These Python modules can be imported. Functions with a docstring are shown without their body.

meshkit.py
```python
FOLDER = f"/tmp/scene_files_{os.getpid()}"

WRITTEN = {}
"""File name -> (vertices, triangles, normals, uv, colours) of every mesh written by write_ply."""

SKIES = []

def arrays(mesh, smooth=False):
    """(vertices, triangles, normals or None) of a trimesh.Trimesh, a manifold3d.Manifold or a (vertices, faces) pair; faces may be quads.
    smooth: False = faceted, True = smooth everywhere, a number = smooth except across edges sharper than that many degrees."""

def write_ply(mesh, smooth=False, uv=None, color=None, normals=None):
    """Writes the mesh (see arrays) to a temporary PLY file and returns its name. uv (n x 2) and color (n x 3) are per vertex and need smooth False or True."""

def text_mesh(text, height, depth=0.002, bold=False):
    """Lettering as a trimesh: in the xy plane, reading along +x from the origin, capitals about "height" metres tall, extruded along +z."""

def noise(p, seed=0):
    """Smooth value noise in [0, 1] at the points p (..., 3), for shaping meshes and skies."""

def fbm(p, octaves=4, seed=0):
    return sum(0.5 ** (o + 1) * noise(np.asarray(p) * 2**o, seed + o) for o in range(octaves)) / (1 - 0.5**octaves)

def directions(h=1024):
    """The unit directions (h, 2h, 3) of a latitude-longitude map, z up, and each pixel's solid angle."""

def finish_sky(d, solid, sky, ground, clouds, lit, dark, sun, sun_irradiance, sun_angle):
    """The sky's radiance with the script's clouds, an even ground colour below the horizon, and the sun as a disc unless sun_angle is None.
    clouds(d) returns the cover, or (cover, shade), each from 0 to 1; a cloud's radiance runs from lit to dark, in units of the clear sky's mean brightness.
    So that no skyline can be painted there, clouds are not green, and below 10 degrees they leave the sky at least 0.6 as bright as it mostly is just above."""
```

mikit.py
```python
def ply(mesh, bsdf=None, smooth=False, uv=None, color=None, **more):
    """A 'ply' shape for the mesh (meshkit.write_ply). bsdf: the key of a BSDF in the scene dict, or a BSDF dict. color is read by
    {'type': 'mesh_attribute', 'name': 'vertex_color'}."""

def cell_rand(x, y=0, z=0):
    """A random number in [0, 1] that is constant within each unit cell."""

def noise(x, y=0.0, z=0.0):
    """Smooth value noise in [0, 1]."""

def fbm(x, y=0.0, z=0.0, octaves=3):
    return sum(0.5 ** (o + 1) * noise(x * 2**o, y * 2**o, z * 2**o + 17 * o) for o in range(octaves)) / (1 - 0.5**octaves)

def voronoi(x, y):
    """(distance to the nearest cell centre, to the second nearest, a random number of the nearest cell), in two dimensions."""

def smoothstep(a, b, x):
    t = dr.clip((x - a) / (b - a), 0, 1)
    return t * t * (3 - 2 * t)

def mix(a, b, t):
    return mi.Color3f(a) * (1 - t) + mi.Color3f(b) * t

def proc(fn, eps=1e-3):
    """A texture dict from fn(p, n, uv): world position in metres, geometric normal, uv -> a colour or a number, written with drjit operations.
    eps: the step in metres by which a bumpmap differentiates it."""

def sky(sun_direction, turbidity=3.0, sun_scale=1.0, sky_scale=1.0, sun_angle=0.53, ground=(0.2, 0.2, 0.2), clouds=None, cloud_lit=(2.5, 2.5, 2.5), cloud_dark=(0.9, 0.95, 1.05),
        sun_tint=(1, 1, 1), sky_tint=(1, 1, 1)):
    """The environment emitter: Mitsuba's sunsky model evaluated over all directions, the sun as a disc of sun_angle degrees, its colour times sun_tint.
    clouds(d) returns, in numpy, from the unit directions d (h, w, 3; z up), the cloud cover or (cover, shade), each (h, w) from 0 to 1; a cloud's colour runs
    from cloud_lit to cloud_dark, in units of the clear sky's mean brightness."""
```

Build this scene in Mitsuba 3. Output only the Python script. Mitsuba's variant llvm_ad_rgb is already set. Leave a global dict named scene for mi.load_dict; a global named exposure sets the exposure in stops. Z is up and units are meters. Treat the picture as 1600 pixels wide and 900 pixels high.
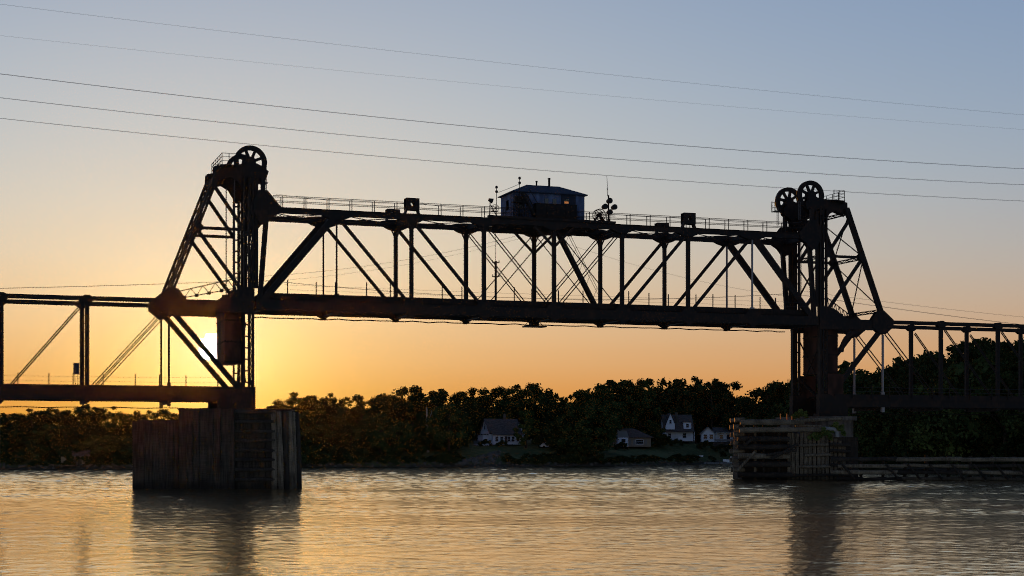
import math, random
import numpy as np, trimesh, shapely, drjit as dr
from shapely.geometry import Polygon
import mitsuba as mi
import mikit, meshkit
from mikit import proc, noise, fbm, voronoi, cell_rand, smoothstep, mix

T = mi.ScalarTransform4f
scene, labels = {}, {'haze': {'label': 'thin haze added over the river for the warm glow near the sun', 'kind': 'stuff'}}
rng = np.random.default_rng(7)

# ------------------------------------------------------------------ camera, sky, exposure
EYE = 4.8                                   # the camera stands on the near bank, 4.8 m above the river
scene['camera'] = {'type': 'perspective', 'fov': 35.41, 'fov_axis': 'x', 'near_clip': 0.5, 'far_clip': 9000.0,
                   'to_world': T().look_at(origin=[0, 0, EYE], target=[0, 100, EYE], up=[0, 0, 1]),
                   'principal_point_offset_y': -(698 - 450) / 900.0}   # level camera, lens shifted up
AZ, EL = math.radians(-10.56), math.radians(3.47)
SUN = np.array([math.sin(AZ) * math.cos(EL), math.cos(AZ) * math.cos(EL), math.sin(EL)])


def evening_haze(d):
    """thin veil of evening haze low in the sky, deepest towards the sun: (cover, shade)"""
    el = np.degrees(np.arcsin(np.clip(d[..., 2], -1, 1)))
    ang = np.degrees(np.arccos(np.clip(d @ SUN, -1, 1)))
    az = np.degrees(np.abs(np.angle(np.exp(1j * (np.arctan2(d[..., 0], d[..., 1]) - AZ)))))
    streak = meshkit.fbm(np.stack([d[..., 0] * 5, d[..., 1] * 5, d[..., 2] * 60], -1), 3, 5)
    veil = 0.987 * np.exp(-(np.maximum(el, 0) / (5.45 + 0.5 * (streak - 0.5))) ** 1.65)
    veil = veil * (1 - 0.98 * np.exp(-ang / 1.38)) * (0.30 + 0.70 * np.exp(-(az / 75.0) ** 2))
    return veil, 1 - np.exp(-ang / 3.2)


scene['sky'] = mikit.sky(SUN.tolist(), turbidity=2.0, sun_scale=2.5, sun_tint=(1.0, 0.80, 0.58), sun_angle=0.76, sky_tint=(0.53, 0.70, 1.24),
                         ground=(0.05, 0.06, 0.06), clouds=evening_haze, cloud_lit=(7.1, 5.0, 0.28), cloud_dark=(3.95, 1.30, 0.05))
exposure = 2.97


# ------------------------------------------------------------------ materials
def mat(key, d):
    scene[key] = d
    return key


def two(d):
    return {'type': 'twosided', 'bsdf': d}


def principled(color, rough, spec=0.4, metallic=0.0):
    c = color if isinstance(color, dict) else {'type': 'rgb', 'value': list(color)}
    return {'type': 'principled', 'base_color': c, 'roughness': rough, 'specular': spec, 'metallic': metallic}


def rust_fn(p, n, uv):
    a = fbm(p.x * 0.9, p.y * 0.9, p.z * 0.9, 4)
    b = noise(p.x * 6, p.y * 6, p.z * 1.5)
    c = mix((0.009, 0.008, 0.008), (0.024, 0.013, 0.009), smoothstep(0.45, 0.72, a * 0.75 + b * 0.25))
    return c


def red_rust_fn(p, n, uv):
    a = fbm(p.x * 0.7, p.y * 0.7, p.z * 0.35, 4)
    return mix((0.018, 0.011, 0.009), (0.060, 0.026, 0.018), smoothstep(0.35, 0.72, a))


def timber_fn(p, n, uv):
    g = noise(p.x * 9, p.y * 9, p.z * 0.7) * 0.6 + noise(p.x * 0.8, p.y * 30, p.z * 30) * 0.4
    w = fbm(p.x * 0.6, p.y * 0.6, p.z * 0.6, 3)
    wet = smoothstep(1.4, 0.2, p.z + (w - 0.5) * 1.2)
    c = mix((0.010, 0.0085, 0.007), (0.034, 0.028, 0.022), smoothstep(0.3, 0.75, g * 0.6 + w * 0.4))
    return c * (1 - 0.6 * wet)


def grey_timber_fn(p, n, uv):
    g = noise(p.x * 11, p.y * 11, p.z * 0.9) * 0.6 + noise(p.x * 0.9, p.y * 26, p.z * 26) * 0.4
    w = fbm(p.x * 0.7, p.y * 0.7, p.z * 0.7, 3)
    wet = smoothstep(1.3, 0.2, p.z + (w - 0.5) * 1.2)
    c = mix((0.046, 0.037, 0.026), (0.150, 0.124, 0.090), smoothstep(0.28, 0.72, g * 0.6 + w * 0.4))
    return c * (1 - 0.65 * wet)


def concrete_fn(p, n, uv):
    w = fbm(p.x * 0.5, p.y * 0.5, p.z * 0.5, 4)
    s = noise(p.x * 3, p.y * 3, p.z * 0.25)
    return mix((0.05, 0.043, 0.036), (0.12, 0.105, 0.09), smoothstep(0.3, 0.7, w * 0.6 + s * 0.4))


def siding_fn(p, n, uv):
    k = noise(p.x * 0.8, p.y * 0.8, p.z * 3)
    return mix((0.52, 0.57, 0.66), (0.64, 0.69, 0.76), k)


def tan_fn(p, n, uv):
    return mix((0.20, 0.16, 0.12), (0.28, 0.23, 0.17), noise(p.x * 2, p.y * 2, p.z * 5))


def shingle_fn(p, n, uv):
    r = cell_rand(dr.floor(p.x * 2.2), dr.floor(p.y * 2.2), dr.floor(p.z * 5))
    return mix((0.045, 0.042, 0.042), (0.085, 0.080, 0.078), r)


def brown_shingle_fn(p, n, uv):
    r = cell_rand(dr.floor(p.x * 2.2), dr.floor(p.y * 2.2), dr.floor(p.z * 5))
    return mix((0.055, 0.042, 0.036), (0.095, 0.074, 0.064), r)


def sheet_fn(p, n, uv):
    s = noise(p.x * 2.5, p.y * 2.5, p.z * 0.35)
    w = fbm(p.x * 0.9, p.y * 0.9, p.z * 0.9, 3)
    return mix((0.022, 0.046, 0.110), (0.066, 0.115, 0.235), smoothstep(0.3, 0.75, s * 0.55 + w * 0.45))


def grass_fn(p, n, uv):
    w = fbm(p.x * 0.12, p.y * 0.12, 0, 4)
    f = noise(p.x * 2, p.y * 2, 0)
    c = mix((0.030, 0.045, 0.018), (0.075, 0.085, 0.036), smoothstep(0.3, 0.7, w * 0.7 + f * 0.3))
    mud = smoothstep(0.9, 0.2, p.z + (w - 0.5) * 1.6)
    return mix(c, (0.035, 0.032, 0.026), mud)


def stone_fn(p, n, uv):
    w = fbm(p.x * 1.1, p.y * 1.1, p.z * 1.1, 3)
    return mix((0.035, 0.034, 0.03), (0.115, 0.11, 0.095), w)


def leaf_fn(lo, hi):
    def fn(p, n, uv):
        w = noise(p.x * 0.35, p.y * 0.35, p.z * 0.35) * 0.6 + noise(p.x * 2.3, p.y * 2.3, p.z * 2.3) * 0.4
        return mix(lo, hi, smoothstep(0.25, 0.75, w))
    return fn


def leaves(key, lo, hi):
    return mat(key, two({'type': 'diffuse', 'reflectance': proc(leaf_fn(lo, hi))}))


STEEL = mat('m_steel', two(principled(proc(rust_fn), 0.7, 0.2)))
WIRE = mat('m_wire', two(principled((0.05, 0.05, 0.055), 0.5)))
SKYLIT_STEEL = mat('m_skylit_steel', two(principled((0.19, 0.19, 0.20), 0.6, 0.4)))  # lighter steel for right-hand hangers, sky reflection put into the colour
PALE = mat('m_pale_paint', two(principled((0.17, 0.18, 0.185), 0.8)))
REDRUST = mat('m_red_rust', two(principled(proc(red_rust_fn), 0.8, 0.15)))
TIMBER = mat('m_timber', two(principled(proc(timber_fn), 0.85, 0.2)))
GREYWOOD = mat('m_grey_timber', two(principled(proc(grey_timber_fn), 0.85, 0.2)))
CONCRETE = mat('m_concrete', two(principled(proc(concrete_fn), 0.9, 0.2)))
SIDING = mat('m_siding', two(principled(proc(siding_fn), 0.6, 0.3)))
TAN = mat('m_tan_wall', two(principled(proc(tan_fn), 0.8, 0.2)))
SHINGLE = mat('m_shingle', two(principled(proc(shingle_fn), 0.9, 0.2)))
BROWNSH = mat('m_brown_shingle', two(principled(proc(brown_shingle_fn), 0.9, 0.2)))
SHEET = mat('m_sheet_metal', two(principled(proc(sheet_fn), 0.55, 0.4)))
DARKROOF = mat('m_dark_roof', two(principled((0.012, 0.019, 0.036), 0.65, 0.2)))
GLASS = mat('m_window_glass', two(principled((0.015, 0.018, 0.022), 0.08, 0.6)))
GLOW_GLASS = mat('m_sunset_glow_glass', {'type': 'thindielectric', 'int_ior': 1.3, 'specular_transmittance': {'type': 'rgb', 'value': [0.60, 0.22, 0.06]}})  # pane tinted orange to stand in for sunset sky behind the house
GRASS = mat('m_grass', two(principled(proc(grass_fn), 0.95, 0.1)))
STONE = mat('m_stone', two(principled(proc(stone_fn), 0.9, 0.2)))
BARK = mat('m_bark', two(principled((0.05, 0.040, 0.030), 0.9, 0.1)))
PALEBARK = mat('m_pale_bark', two(principled((0.30, 0.28, 0.25), 0.9, 0.1)))
ORANGE = mat('m_orange', two(principled((0.75, 0.22, 0.03), 0.5)))
WHITEBOAT = mat('m_boat_white', two(principled((0.72, 0.73, 0.74), 0.3, 0.5)))
BLACKGL = mat('m_black', two(principled((0.012, 0.012, 0.013), 0.6, 0.15)))
LEAF = [leaves('m_leaf_dark', (0.015, 0.026, 0.011), (0.036, 0.050, 0.019)),
        leaves('m_leaf_mid', (0.021, 0.036, 0.013), (0.050, 0.070, 0.024)),
        leaves('m_leaf_light', (0.036, 0.058, 0.017), (0.080, 0.108, 0.033))]
WATER = mat('m_water', {'type': 'roughconductor', 'material': 'none', 'distribution': 'ggx', 'alpha': 0.016,
                        'specular_reflectance': {'type': 'rgb', 'value': [0.99, 0.86, 0.64]}})   # mirror finish for brightness, golden glow of the sunset tinted into the reflectance

GLOW_HAZE = 0.000008  # forward-scattering air added to give the warm glow around the sun
scene['glow_haze_air'] = {'type': 'homogeneous', 'albedo': {'type': 'rgb', 'value': [0.10, 0.10, 0.10]}, 'sigma_t': GLOW_HAZE, 'phase': {'type': 'hg', 'g': 0.94}}
scene['haze'] = {'type': 'cube', 'to_world': T().translate([0, 400, 57]).scale([1700, 1000, 61.5]), 'bsdf': {'type': 'null'}, 'interior': {'type': 'ref', 'id': 'glow_haze_air'}}
scene['camera']['medium'] = {'type': 'ref', 'id': 'glow_haze_air'}

# ------------------------------------------------------------------ keys, labels, mesh helpers
COUNT = {}


def key_of(parent, name):
    base = f'{parent}__{name}' if parent else name
    n = COUNT.get(base, 0)
    COUNT[base] = n + 1
    return base if n == 0 else f'{base}_{n:03d}'


def thing(name, label, cat, group=None, kind=None):
    k = key_of(None, name)
    labels[k] = {'label': label}
    if cat:
        labels[k]['category'] = cat
    if group:
        labels[k]['group'] = group
    if kind:
        labels[k]['kind'] = kind
    return k


def put(parent, name, mesh, m, smooth=False, label=None, **kw):
    k = key_of(parent, name)
    scene[k] = mikit.ply(mesh, m, smooth, **kw)
    if label:
        labels[k] = {'label': label}
    return k


def single(key, mesh, m, smooth=False, **kw):
    scene[key] = mikit.ply(mesh, m, smooth, **kw)
    return key


YAW = 0.33910                                # the bridge's axis is turned 19.4 degrees
BC, BS = math.cos(YAW), math.sin(YAW)
BM = np.array([[BC, -BS, 0, 5.84], [BS, BC, 0, 223.3], [0, 0, 1, 0], [0, 0, 0, 1.0]])   # (along, across, up) of the bridge -> world
ID = np.eye(4)


ONE_EACH = {'gusset_plate', 'foot_gusset', 'knee_brace', 'bearing', 'trestle', 'rope_anchor', 'portal_bracket_plate', 'leg', 'deck_fascia', 'barge_board'}


class MB:
    def __init__(self, frame=ID):
        self.parts, self.frame = [], frame

    def add(self, m):
        self.parts.append(m)
        return self

    def box(self, a, b):
        a, b = np.minimum(a, b).astype(float), np.maximum(a, b).astype(float)
        m = trimesh.creation.box(extents=np.maximum(b - a, 1e-3))
        m.apply_translation((a + b) / 2)
        return self.add(m)

    def beam(self, p0, p1, w, h, ref=(0, 1, 0)):
        """box from p0 to p1: w along ref, h across it"""
        p0, p1 = np.array(p0, float), np.array(p1, float)
        d = p1 - p0
        L = np.linalg.norm(d)
        d /= L
        r = np.array(ref, float)
        r = r - d * (r @ d)
        if np.linalg.norm(r) < 1e-4:
            r = np.cross(d, [1, 0, 0]) if abs(d[0]) < 0.9 else np.cross(d, [0, 0, 1])
        r /= np.linalg.norm(r)
        s = np.cross(d, r)
        m = trimesh.creation.box(extents=[w, h, L])
        M = np.eye(4)
        M[:3, 0], M[:3, 1], M[:3, 2], M[:3, 3] = r, np.cross(d, r), d, (p0 + p1) / 2
        m.apply_transform(M)
        return self.add(m)

    def tube(self, pts, r, sides=8):
        pts = np.array(pts, float)
        t = np.gradient(pts, axis=0)
        t /= np.linalg.norm(t, axis=1, keepdims=True) + 1e-12
        a = np.cross(t, np.where(np.abs(t[:, 2:]) < 0.9, [0, 0, 1.0], [1.0, 0, 0]))
        a /= np.linalg.norm(a, axis=1, keepdims=True) + 1e-12
        b = np.cross(t, a)
        ang = np.arange(sides) * 2 * np.pi / sides
        rr = np.broadcast_to(r, (len(pts),))[:, None, None]
        v = (pts[:, None] + rr * (np.cos(ang)[None, :, None] * a[:, None] + np.sin(ang)[None, :, None] * b[:, None])).reshape(-1, 3)
        f = []
        n = len(pts)
        for i in range(n - 1):
            for j in range(sides):
                k = (j + 1) % sides
                f += [[i * sides + j, i * sides + k, (i + 1) * sides + k], [i * sides + j, (i + 1) * sides + k, (i + 1) * sides + j]]
        c0, c1 = len(v), len(v) + 1
        v = np.vstack([v, pts[:1], pts[-1:]])
        for j in range(sides):
            k = (j + 1) % sides
            f += [[c0, k, j], [c1, (n - 1) * sides + j, (n - 1) * sides + k]]
        return self.add(trimesh.Trimesh(v, f, process=False))

    def laced(self, p0, p1, w, h, ref=(0, 1, 0), step=1.1, plate=0.12):
        """built-up member: two channels a width h apart (seen from the side), joined by lacing bars; w deep along ref"""
        p0, p1 = np.array(p0, float), np.array(p1, float)
        d = p1 - p0
        L = np.linalg.norm(d)
        u = d / L
        r = np.array(ref, float)
        r = r - u * (r @ u)
        r /= np.linalg.norm(r)
        s = np.cross(u, r)
        for k in (-1, 1):
            o = s * k * (h / 2 - plate / 2)
            self.beam(p0 + o, p1 + o, w, plate, ref)
        n = max(2, int(L / step))
        q = h / 2 - plate
        for face in (-1, 1):
            o = r * face * (w / 2 - 0.02)
            for i in range(n):
                a, b = p0 + d * i / n, p0 + d * (i + 1) / n
                sg = 1 if i % 2 else -1
                self.beam(a + o + s * sg * q, b + o - s * sg * q, 0.02, 0.09, ref)
            for e in (0.02, 0.98):
                c = p0 + d * e
                self.beam(c + o - u * 0.35, c + o + u * 0.35, 0.022, h - 2 * plate, ref)
        return self

    def prism(self, pts, lo, hi, plane='tz'):
        """polygon in the (along, up) plane, thick across; or plane='xy', thick up"""
        m = trimesh.creation.extrude_polygon(Polygon(pts).buffer(0), hi - lo, engine='earcut')
        v = np.array(m.vertices)
        if plane == 'tz':
            m = trimesh.Trimesh(np.stack([v[:, 0], lo + v[:, 2], v[:, 1]], 1), np.array(m.faces)[:, ::-1], process=False)
        else:
            m = trimesh.Trimesh(v + [0, 0, lo], m.faces, process=False)
        return self.add(m)

    def mesh(self):
        m = trimesh.util.concatenate(self.parts)
        m.apply_transform(self.frame)
        return m

    def build(self, name, m, parent, smooth=False, label=None):
        if name in ONE_EACH:
            for p in self.parts:
                p.apply_transform(self.frame)
                k = put(parent, name, p, m, smooth, label)
            return k
        return put(parent, name, self.mesh(), m, smooth, label)


def bb():
    return MB(BM)


def catenary(a, b, sag, n=40):
    a, b = np.array(a, float), np.array(b, float)
    s = np.linspace(0, 1, n)[:, None]
    p = a + (b - a) * s
    p[:, 2:] -= 4 * sag * s * (1 - s)
    return p


# ------------------------------------------------------------------ the river, its banks and the land
SHORE = np.array([(-900, 330), (-400, 338), (-150, 344), (-85, 347), (-52, 376), (-20, 384), (0, 388), (20, 398), (42, 424), (58, 442), (70, 420), (84, 350), (94, 290), (108, 230), (130, 150), (160, 60), (230, -60), (420, -400)], float)


def shore_dist(x, y):
    """signed distance inland from the far shore line (positive on land)"""
    ring = shapely.LineString(SHORE)
    land = shapely.Polygon(list(map(tuple, SHORE)) + [(6000, -400), (6000, 7000), (-6000, 7000), (-6000, 330)])
    pts = shapely.points(np.ravel(x), np.ravel(y))
    d = shapely.distance(pts, ring)
    return np.where(shapely.contains(land, pts), d, -d).reshape(np.shape(x))


def land_h(x, y):
    d = shore_dist(x, y)
    nz = meshkit.fbm(np.stack([np.asarray(x) * 0.05, np.asarray(y) * 0.05, np.zeros_like(np.asarray(x, float))], -1), 3, 3) - 0.5
    h = np.where(d < 0, np.maximum(-3.0, d * 0.25), 0.25 + 4.9 * (1 - np.exp(-np.maximum(d, 0) / 11.0)) + 0.012 * np.clip(d, 0, 260) + 0.085 * np.clip(d - 46, 0, 95) * np.clip((np.asarray(x) + 85) / 40, 0.12, 1))
    h = h + 1.7 * np.exp(-((np.asarray(x) - 45) / 19.0) ** 2 - ((np.asarray(y) - 456) / 13.0) ** 2) * (d > 0) * np.clip(d / 8.0, 0, 1)   # the knoll under the cottage
    return h + nz * np.clip(d / 12.0, 0, 1) * 0.8


def H(x, y):
    return float(land_h(np.array([x], float), np.array([y], float))[0])


xs = np.concatenate([np.linspace(-5500, -420, 24), np.linspace(-380, 330, 240), np.linspace(370, 5500, 24)])
ys = np.concatenate([np.linspace(-420, 180, 40), np.linspace(185, 560, 130), np.linspace(590, 6800, 24)])
gx, gy = np.meshgrid(xs, ys)
gz = land_h(gx, gy)
idx = np.arange(gx.size).reshape(gx.shape)
quads = np.stack([idx[:-1, :-1], idx[:-1, 1:], idx[1:, 1:], idx[1:, :-1]], -1).reshape(-1, 4)
single(thing('riverbank', 'grassy far river bank rising from the water to a wooded shelf with houses', None, kind='structure'),
       (np.stack([gx, gy, gz], -1).reshape(-1, 3), quads), GRASS, True)

# near bank under the camera
nbx, nby = np.meshgrid(np.linspace(-260, 150, 60), np.linspace(-260, 48, 60))
nbz = np.clip(3.3 - np.maximum(nby - 6, 0) * 0.16, -3.5, 3.3) + 0.25 * (meshkit.fbm(np.stack([nbx * .1, nby * .1, nbx * 0], -1), 3, 8) - .5)
i2 = np.arange(nbx.size).reshape(nbx.shape)
q2 = np.stack([i2[:-1, :-1], i2[:-1, 1:], i2[1:, 1:], i2[1:, :-1]], -1).reshape(-1, 4)
single(thing('near_bank', 'low grassy near bank that the picture is taken from', None, kind='structure'), (np.stack([nbx, nby, nbz], -1).reshape(-1, 3), q2), GRASS, True)

# river: one wind-rippled sheet, finer towards the near bank
wr = np.random.default_rng(11)
WAVES = []
for lam in np.geomspace(0.27, 4.6, 80):
    th = math.radians(wr.normal(86, 58))
    WAVES.append((lam, 2 * math.pi / lam * math.cos(th), 2 * math.pi / lam * math.sin(th), wr.uniform(0, 6.283), 0.00112 * lam ** 0.36))


def wave_h(x, y, cell):
    patch = 0.55 + 1.0 * meshkit.fbm(np.stack([x * 0.012, y * 0.03, x * 0], -1), 3, 21) ** 1.1
    gust = 0.45 + 1.1 * meshkit.noise(np.stack([x * 0.02, y * 0.2, x * 0], -1), 5)
    t = np.clip((y - 95) / 200.0, 0, 1)
    open_water = 1 + 4.4 * t * t * (3 - 2 * t)         # the wind has more room in mid-river
    z = np.zeros_like(x)
    for lam, kx, ky, ph, a in WAVES:
        f = np.clip((lam / np.maximum(cell, 1e-3) - 2.1) / 1.3, 0, 1)
        z += a * f * np.sin(kx * x + ky * y + ph + 1.3 * np.sin(0.11 * x * kx / abs(kx) + 0.07 * y))
    return z * patch * gust * open_water


rows = [40.0]
while rows[-1] < 470:
    rows.append(rows[-1] + 0.105 * (max(rows[-1], 50) / 60.0) ** 1.12)
rows = np.array(rows)
cols = np.linspace(-1, 1, 720)
half = 0.40 * rows + 10
wx, wy = cols[None, :] * half[:, None], np.repeat(rows[:, None], len(cols), 1)
cell = np.maximum(np.gradient(rows)[:, None], (half * 2 / len(cols))[:, None] * 1.2)
edge = np.clip((1 - np.abs(cols)) * 14, 0, 1)[None, :] * np.clip((rows - 40) / 4, 0, 1)[:, None] * np.clip((470 - rows) / 40, 0, 1)[:, None]
wz = wave_h(wx, wy, cell) * edge
i3 = np.arange(wx.size).reshape(wx.shape)
q3 = np.stack([i3[:-1, :-1], i3[:-1, 1:], i3[1:, 1:], i3[1:, :-1]], -1).reshape(-1, 4)
river_v, river_f = [np.stack([wx, wy, wz], -1).reshape(-1, 3)], [q3]
off = wx.size
for sgn in (-1, 1):                                     # the calm reaches to either side, meeting the rippled sheet at its edges
    e = np.stack([sgn * half, rows, rows * 0], -1)[::8]
    o = np.stack([np.full(len(e), sgn * 1500.0), e[:, 1], e[:, 2]], -1)
    n = len(e)
    k = np.arange(n - 1)
    river_v += [e, o]
    qq = np.stack([off + k, off + n + k, off + n + k + 1, off + k + 1], -1)
    river_f.append(qq[:, ::-1] if sgn < 0 else qq)
    off += 2 * n
river_v.append(np.array([[-1500, -500, 0], [1500, -500, 0], [1500, 40, 0], [-1500, 40, 0.0]]))
river_f.append(np.array([[off, off + 1, off + 2, off + 3]]))
single(thing('river', 'broad river with wind ripples reflecting the golden sunset sky', None, kind='structure'), (np.vstack(river_v), np.vstack(river_f)), WATER, True)

# ------------------------------------------------------------------ the lift span
P = 10.295                                   # panel length
TN = [(i - 4) * P for i in range(9)]
ZB, ZT = 23.5, 35.78                         # bottom and top chord centre lines
W = 8.0                                      # the far truss stands 8 m behind the near one

span = thing('lift_span', 'long dark steel truss lift span raised between the two towers', 'bridge span')
for j in (0.0, W):
    b = bb()
    b.box((-40.7, j - .32, ZT - .32), (40.7, j - .27, ZT + .32)).box((-40.7, j + .27, ZT - .32), (40.7, j + .32, ZT + .32)).box((-40.7, j - .36, ZT + .32), (40.7, j + .36, ZT + .35))
    for k in range(90):
        b.beam((-40.5 + .9 * k, j, ZT - .31), (-39.6 + .9 * k, j, ZT - .31), .54 if k % 3 == 0 else .1, .02)
    b.build('top_chord', STEEL, span)
    b = bb()
    b.box((TN[0] - .5, j - .38, ZB - .75), (TN[8] + .5, j - .30, ZB + .55)).box((TN[0] - .5, j + .30, ZB - .75), (TN[8] + .5, j + .38, ZB + .55))
    for k in range(82):
        b.box((TN[0] + k * 1.005, j - .29, ZB - .73), (TN[0] + k * 1.005 + .3, j + .29, ZB - .71))
    b.build('bottom_chord', STEEL, span)
    for sg in (-1, 1):
        bb().laced((sg * 41.0, j, ZB + .1), (sg * 31.0, j, ZT - .25), .62, .86, step=1.3, plate=.40).build('end_post', STEEL, span)
        bb().laced((sg * 41.15, j, ZB + .5), (sg * 40.25, j, ZT - .2), .5, .62, step=1.0, plate=.25).build('end_hanger', STEEL, span)
        b = bb()
        b.beam((sg * TN[7], j, ZB - .6), (sg * TN[7], j, ZB + 1.6), .5, .55).beam((sg * TN[7], j - .12, ZB + 1.5), (sg * TN[7], j - .12, ZT - .3), .06, .17).beam((sg * TN[7], j + .12, ZB + 1.5), (sg * TN[7], j + .12, ZT - .3), .06, .17)
        b.box((sg * TN[7] - .12, j - .1, ZB + 1.6), (sg * TN[7] + .12, j + .1, ZB + 1.75))
        b.build('hanger', SKYLIT_STEEL if sg > 0 else STEEL, span, label='hanger bars coloured pale for sky light near the right end of the span' if sg > 0 else None)
        for i in (1, 2):                      # inclined ties of the outer panels
            bb().beam((sg * TN[8 - i], j - .16, ZT - .3), (sg * TN[7 - i], j - .16, ZB + .2), .05, .40).beam((sg * TN[8 - i], j + .16, ZT - .3), (sg * TN[7 - i], j + .16, ZB + .2), .05, .40).build('diagonal', STEEL, span)
        b = bb()                              # inner panel: a pair of slim eyebars
        ax = np.array((sg * TN[5], ZT - .3)) - np.array((sg * TN[4], ZB + .2))
        nrm = np.array((-ax[1], ax[0])) / np.hypot(*ax) * .2
        for q in (-1, 1):
            b.beam((sg * TN[5] + q * nrm[0], j, ZT - .3 + q * nrm[1]), (sg * TN[4] + q * nrm[0], j, ZB + .2 + q * nrm[1]), .1, .13)
        b.build('diagonal', STEEL, span)
        bb().beam((sg * TN[5], j, ZB + .2), (sg * TN[4], j, ZT - .3), .05, .13).build('counter_brace', STEEL, span)
    for i in range(2, 7):
        bb().laced((TN[i], j, ZB - .2), (TN[i], j, ZT - .2), .46, .50, step=.7, plate=.22).build('vertical_post', STEEL, span)
    for i in range(1, 8):                     # gusset plates at the chord joints
        g = 1.75 if i not in (1, 7) else 2.1
        arc = [(g * math.sin(a), -.32 - .55 * math.cos(a) ** 2) for a in np.linspace(-math.pi / 2, math.pi / 2, 13)]
        pts = [(TN[i] + x, ZT + z) for x, z in arc] + ([(TN[i] + x * 1.5, ZT - z * .72 + .04) for x, z in arc[::-1]] if j else [(TN[i] + g, ZT + .30), (TN[i] - g, ZT + .30)])
        b = bb()
        b.prism(pts, j - .345, j - .323).prism(pts, j + .323, j + .345)
        pb = [(TN[i] - 1.3, ZB + .50), (TN[i] - .5, ZB + 1.35), (TN[i] + .5, ZB + 1.35), (TN[i] + 1.3, ZB + .50), (TN[i] + .85, ZB - .78), (TN[i] + .36, ZB - 1.02), (TN[i] + .33, ZB - 1.3), (TN[i] - .33, ZB - 1.3), (TN[i] - .36, ZB - 1.02), (TN[i] - .85, ZB - .78)]
        b.prism(pb, j - .405, j - .383).prism(pb, j + .383, j + .405)
        b.build('gusset_plate', STEEL, span)
        if 2 <= i <= 6:                       # curved sway brackets between the two trusses, under the top chords
            hs = [(-1, .0), (1, .0)]
            for q in hs:
                b = bb()
                for a0, a1 in zip(np.linspace(0, 1, 7)[:-1], np.linspace(0, 1, 7)[1:]):
                    f = lambda a: (TN[i] + q[0] * (.22 + .85 * a), j, ZT - .34 - 1.3 * (1 - a) ** 1.8)
                    b.beam(f(a0), f(a1), .24, .13)
                b.build('curved_bracket', STEEL, span)
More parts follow.
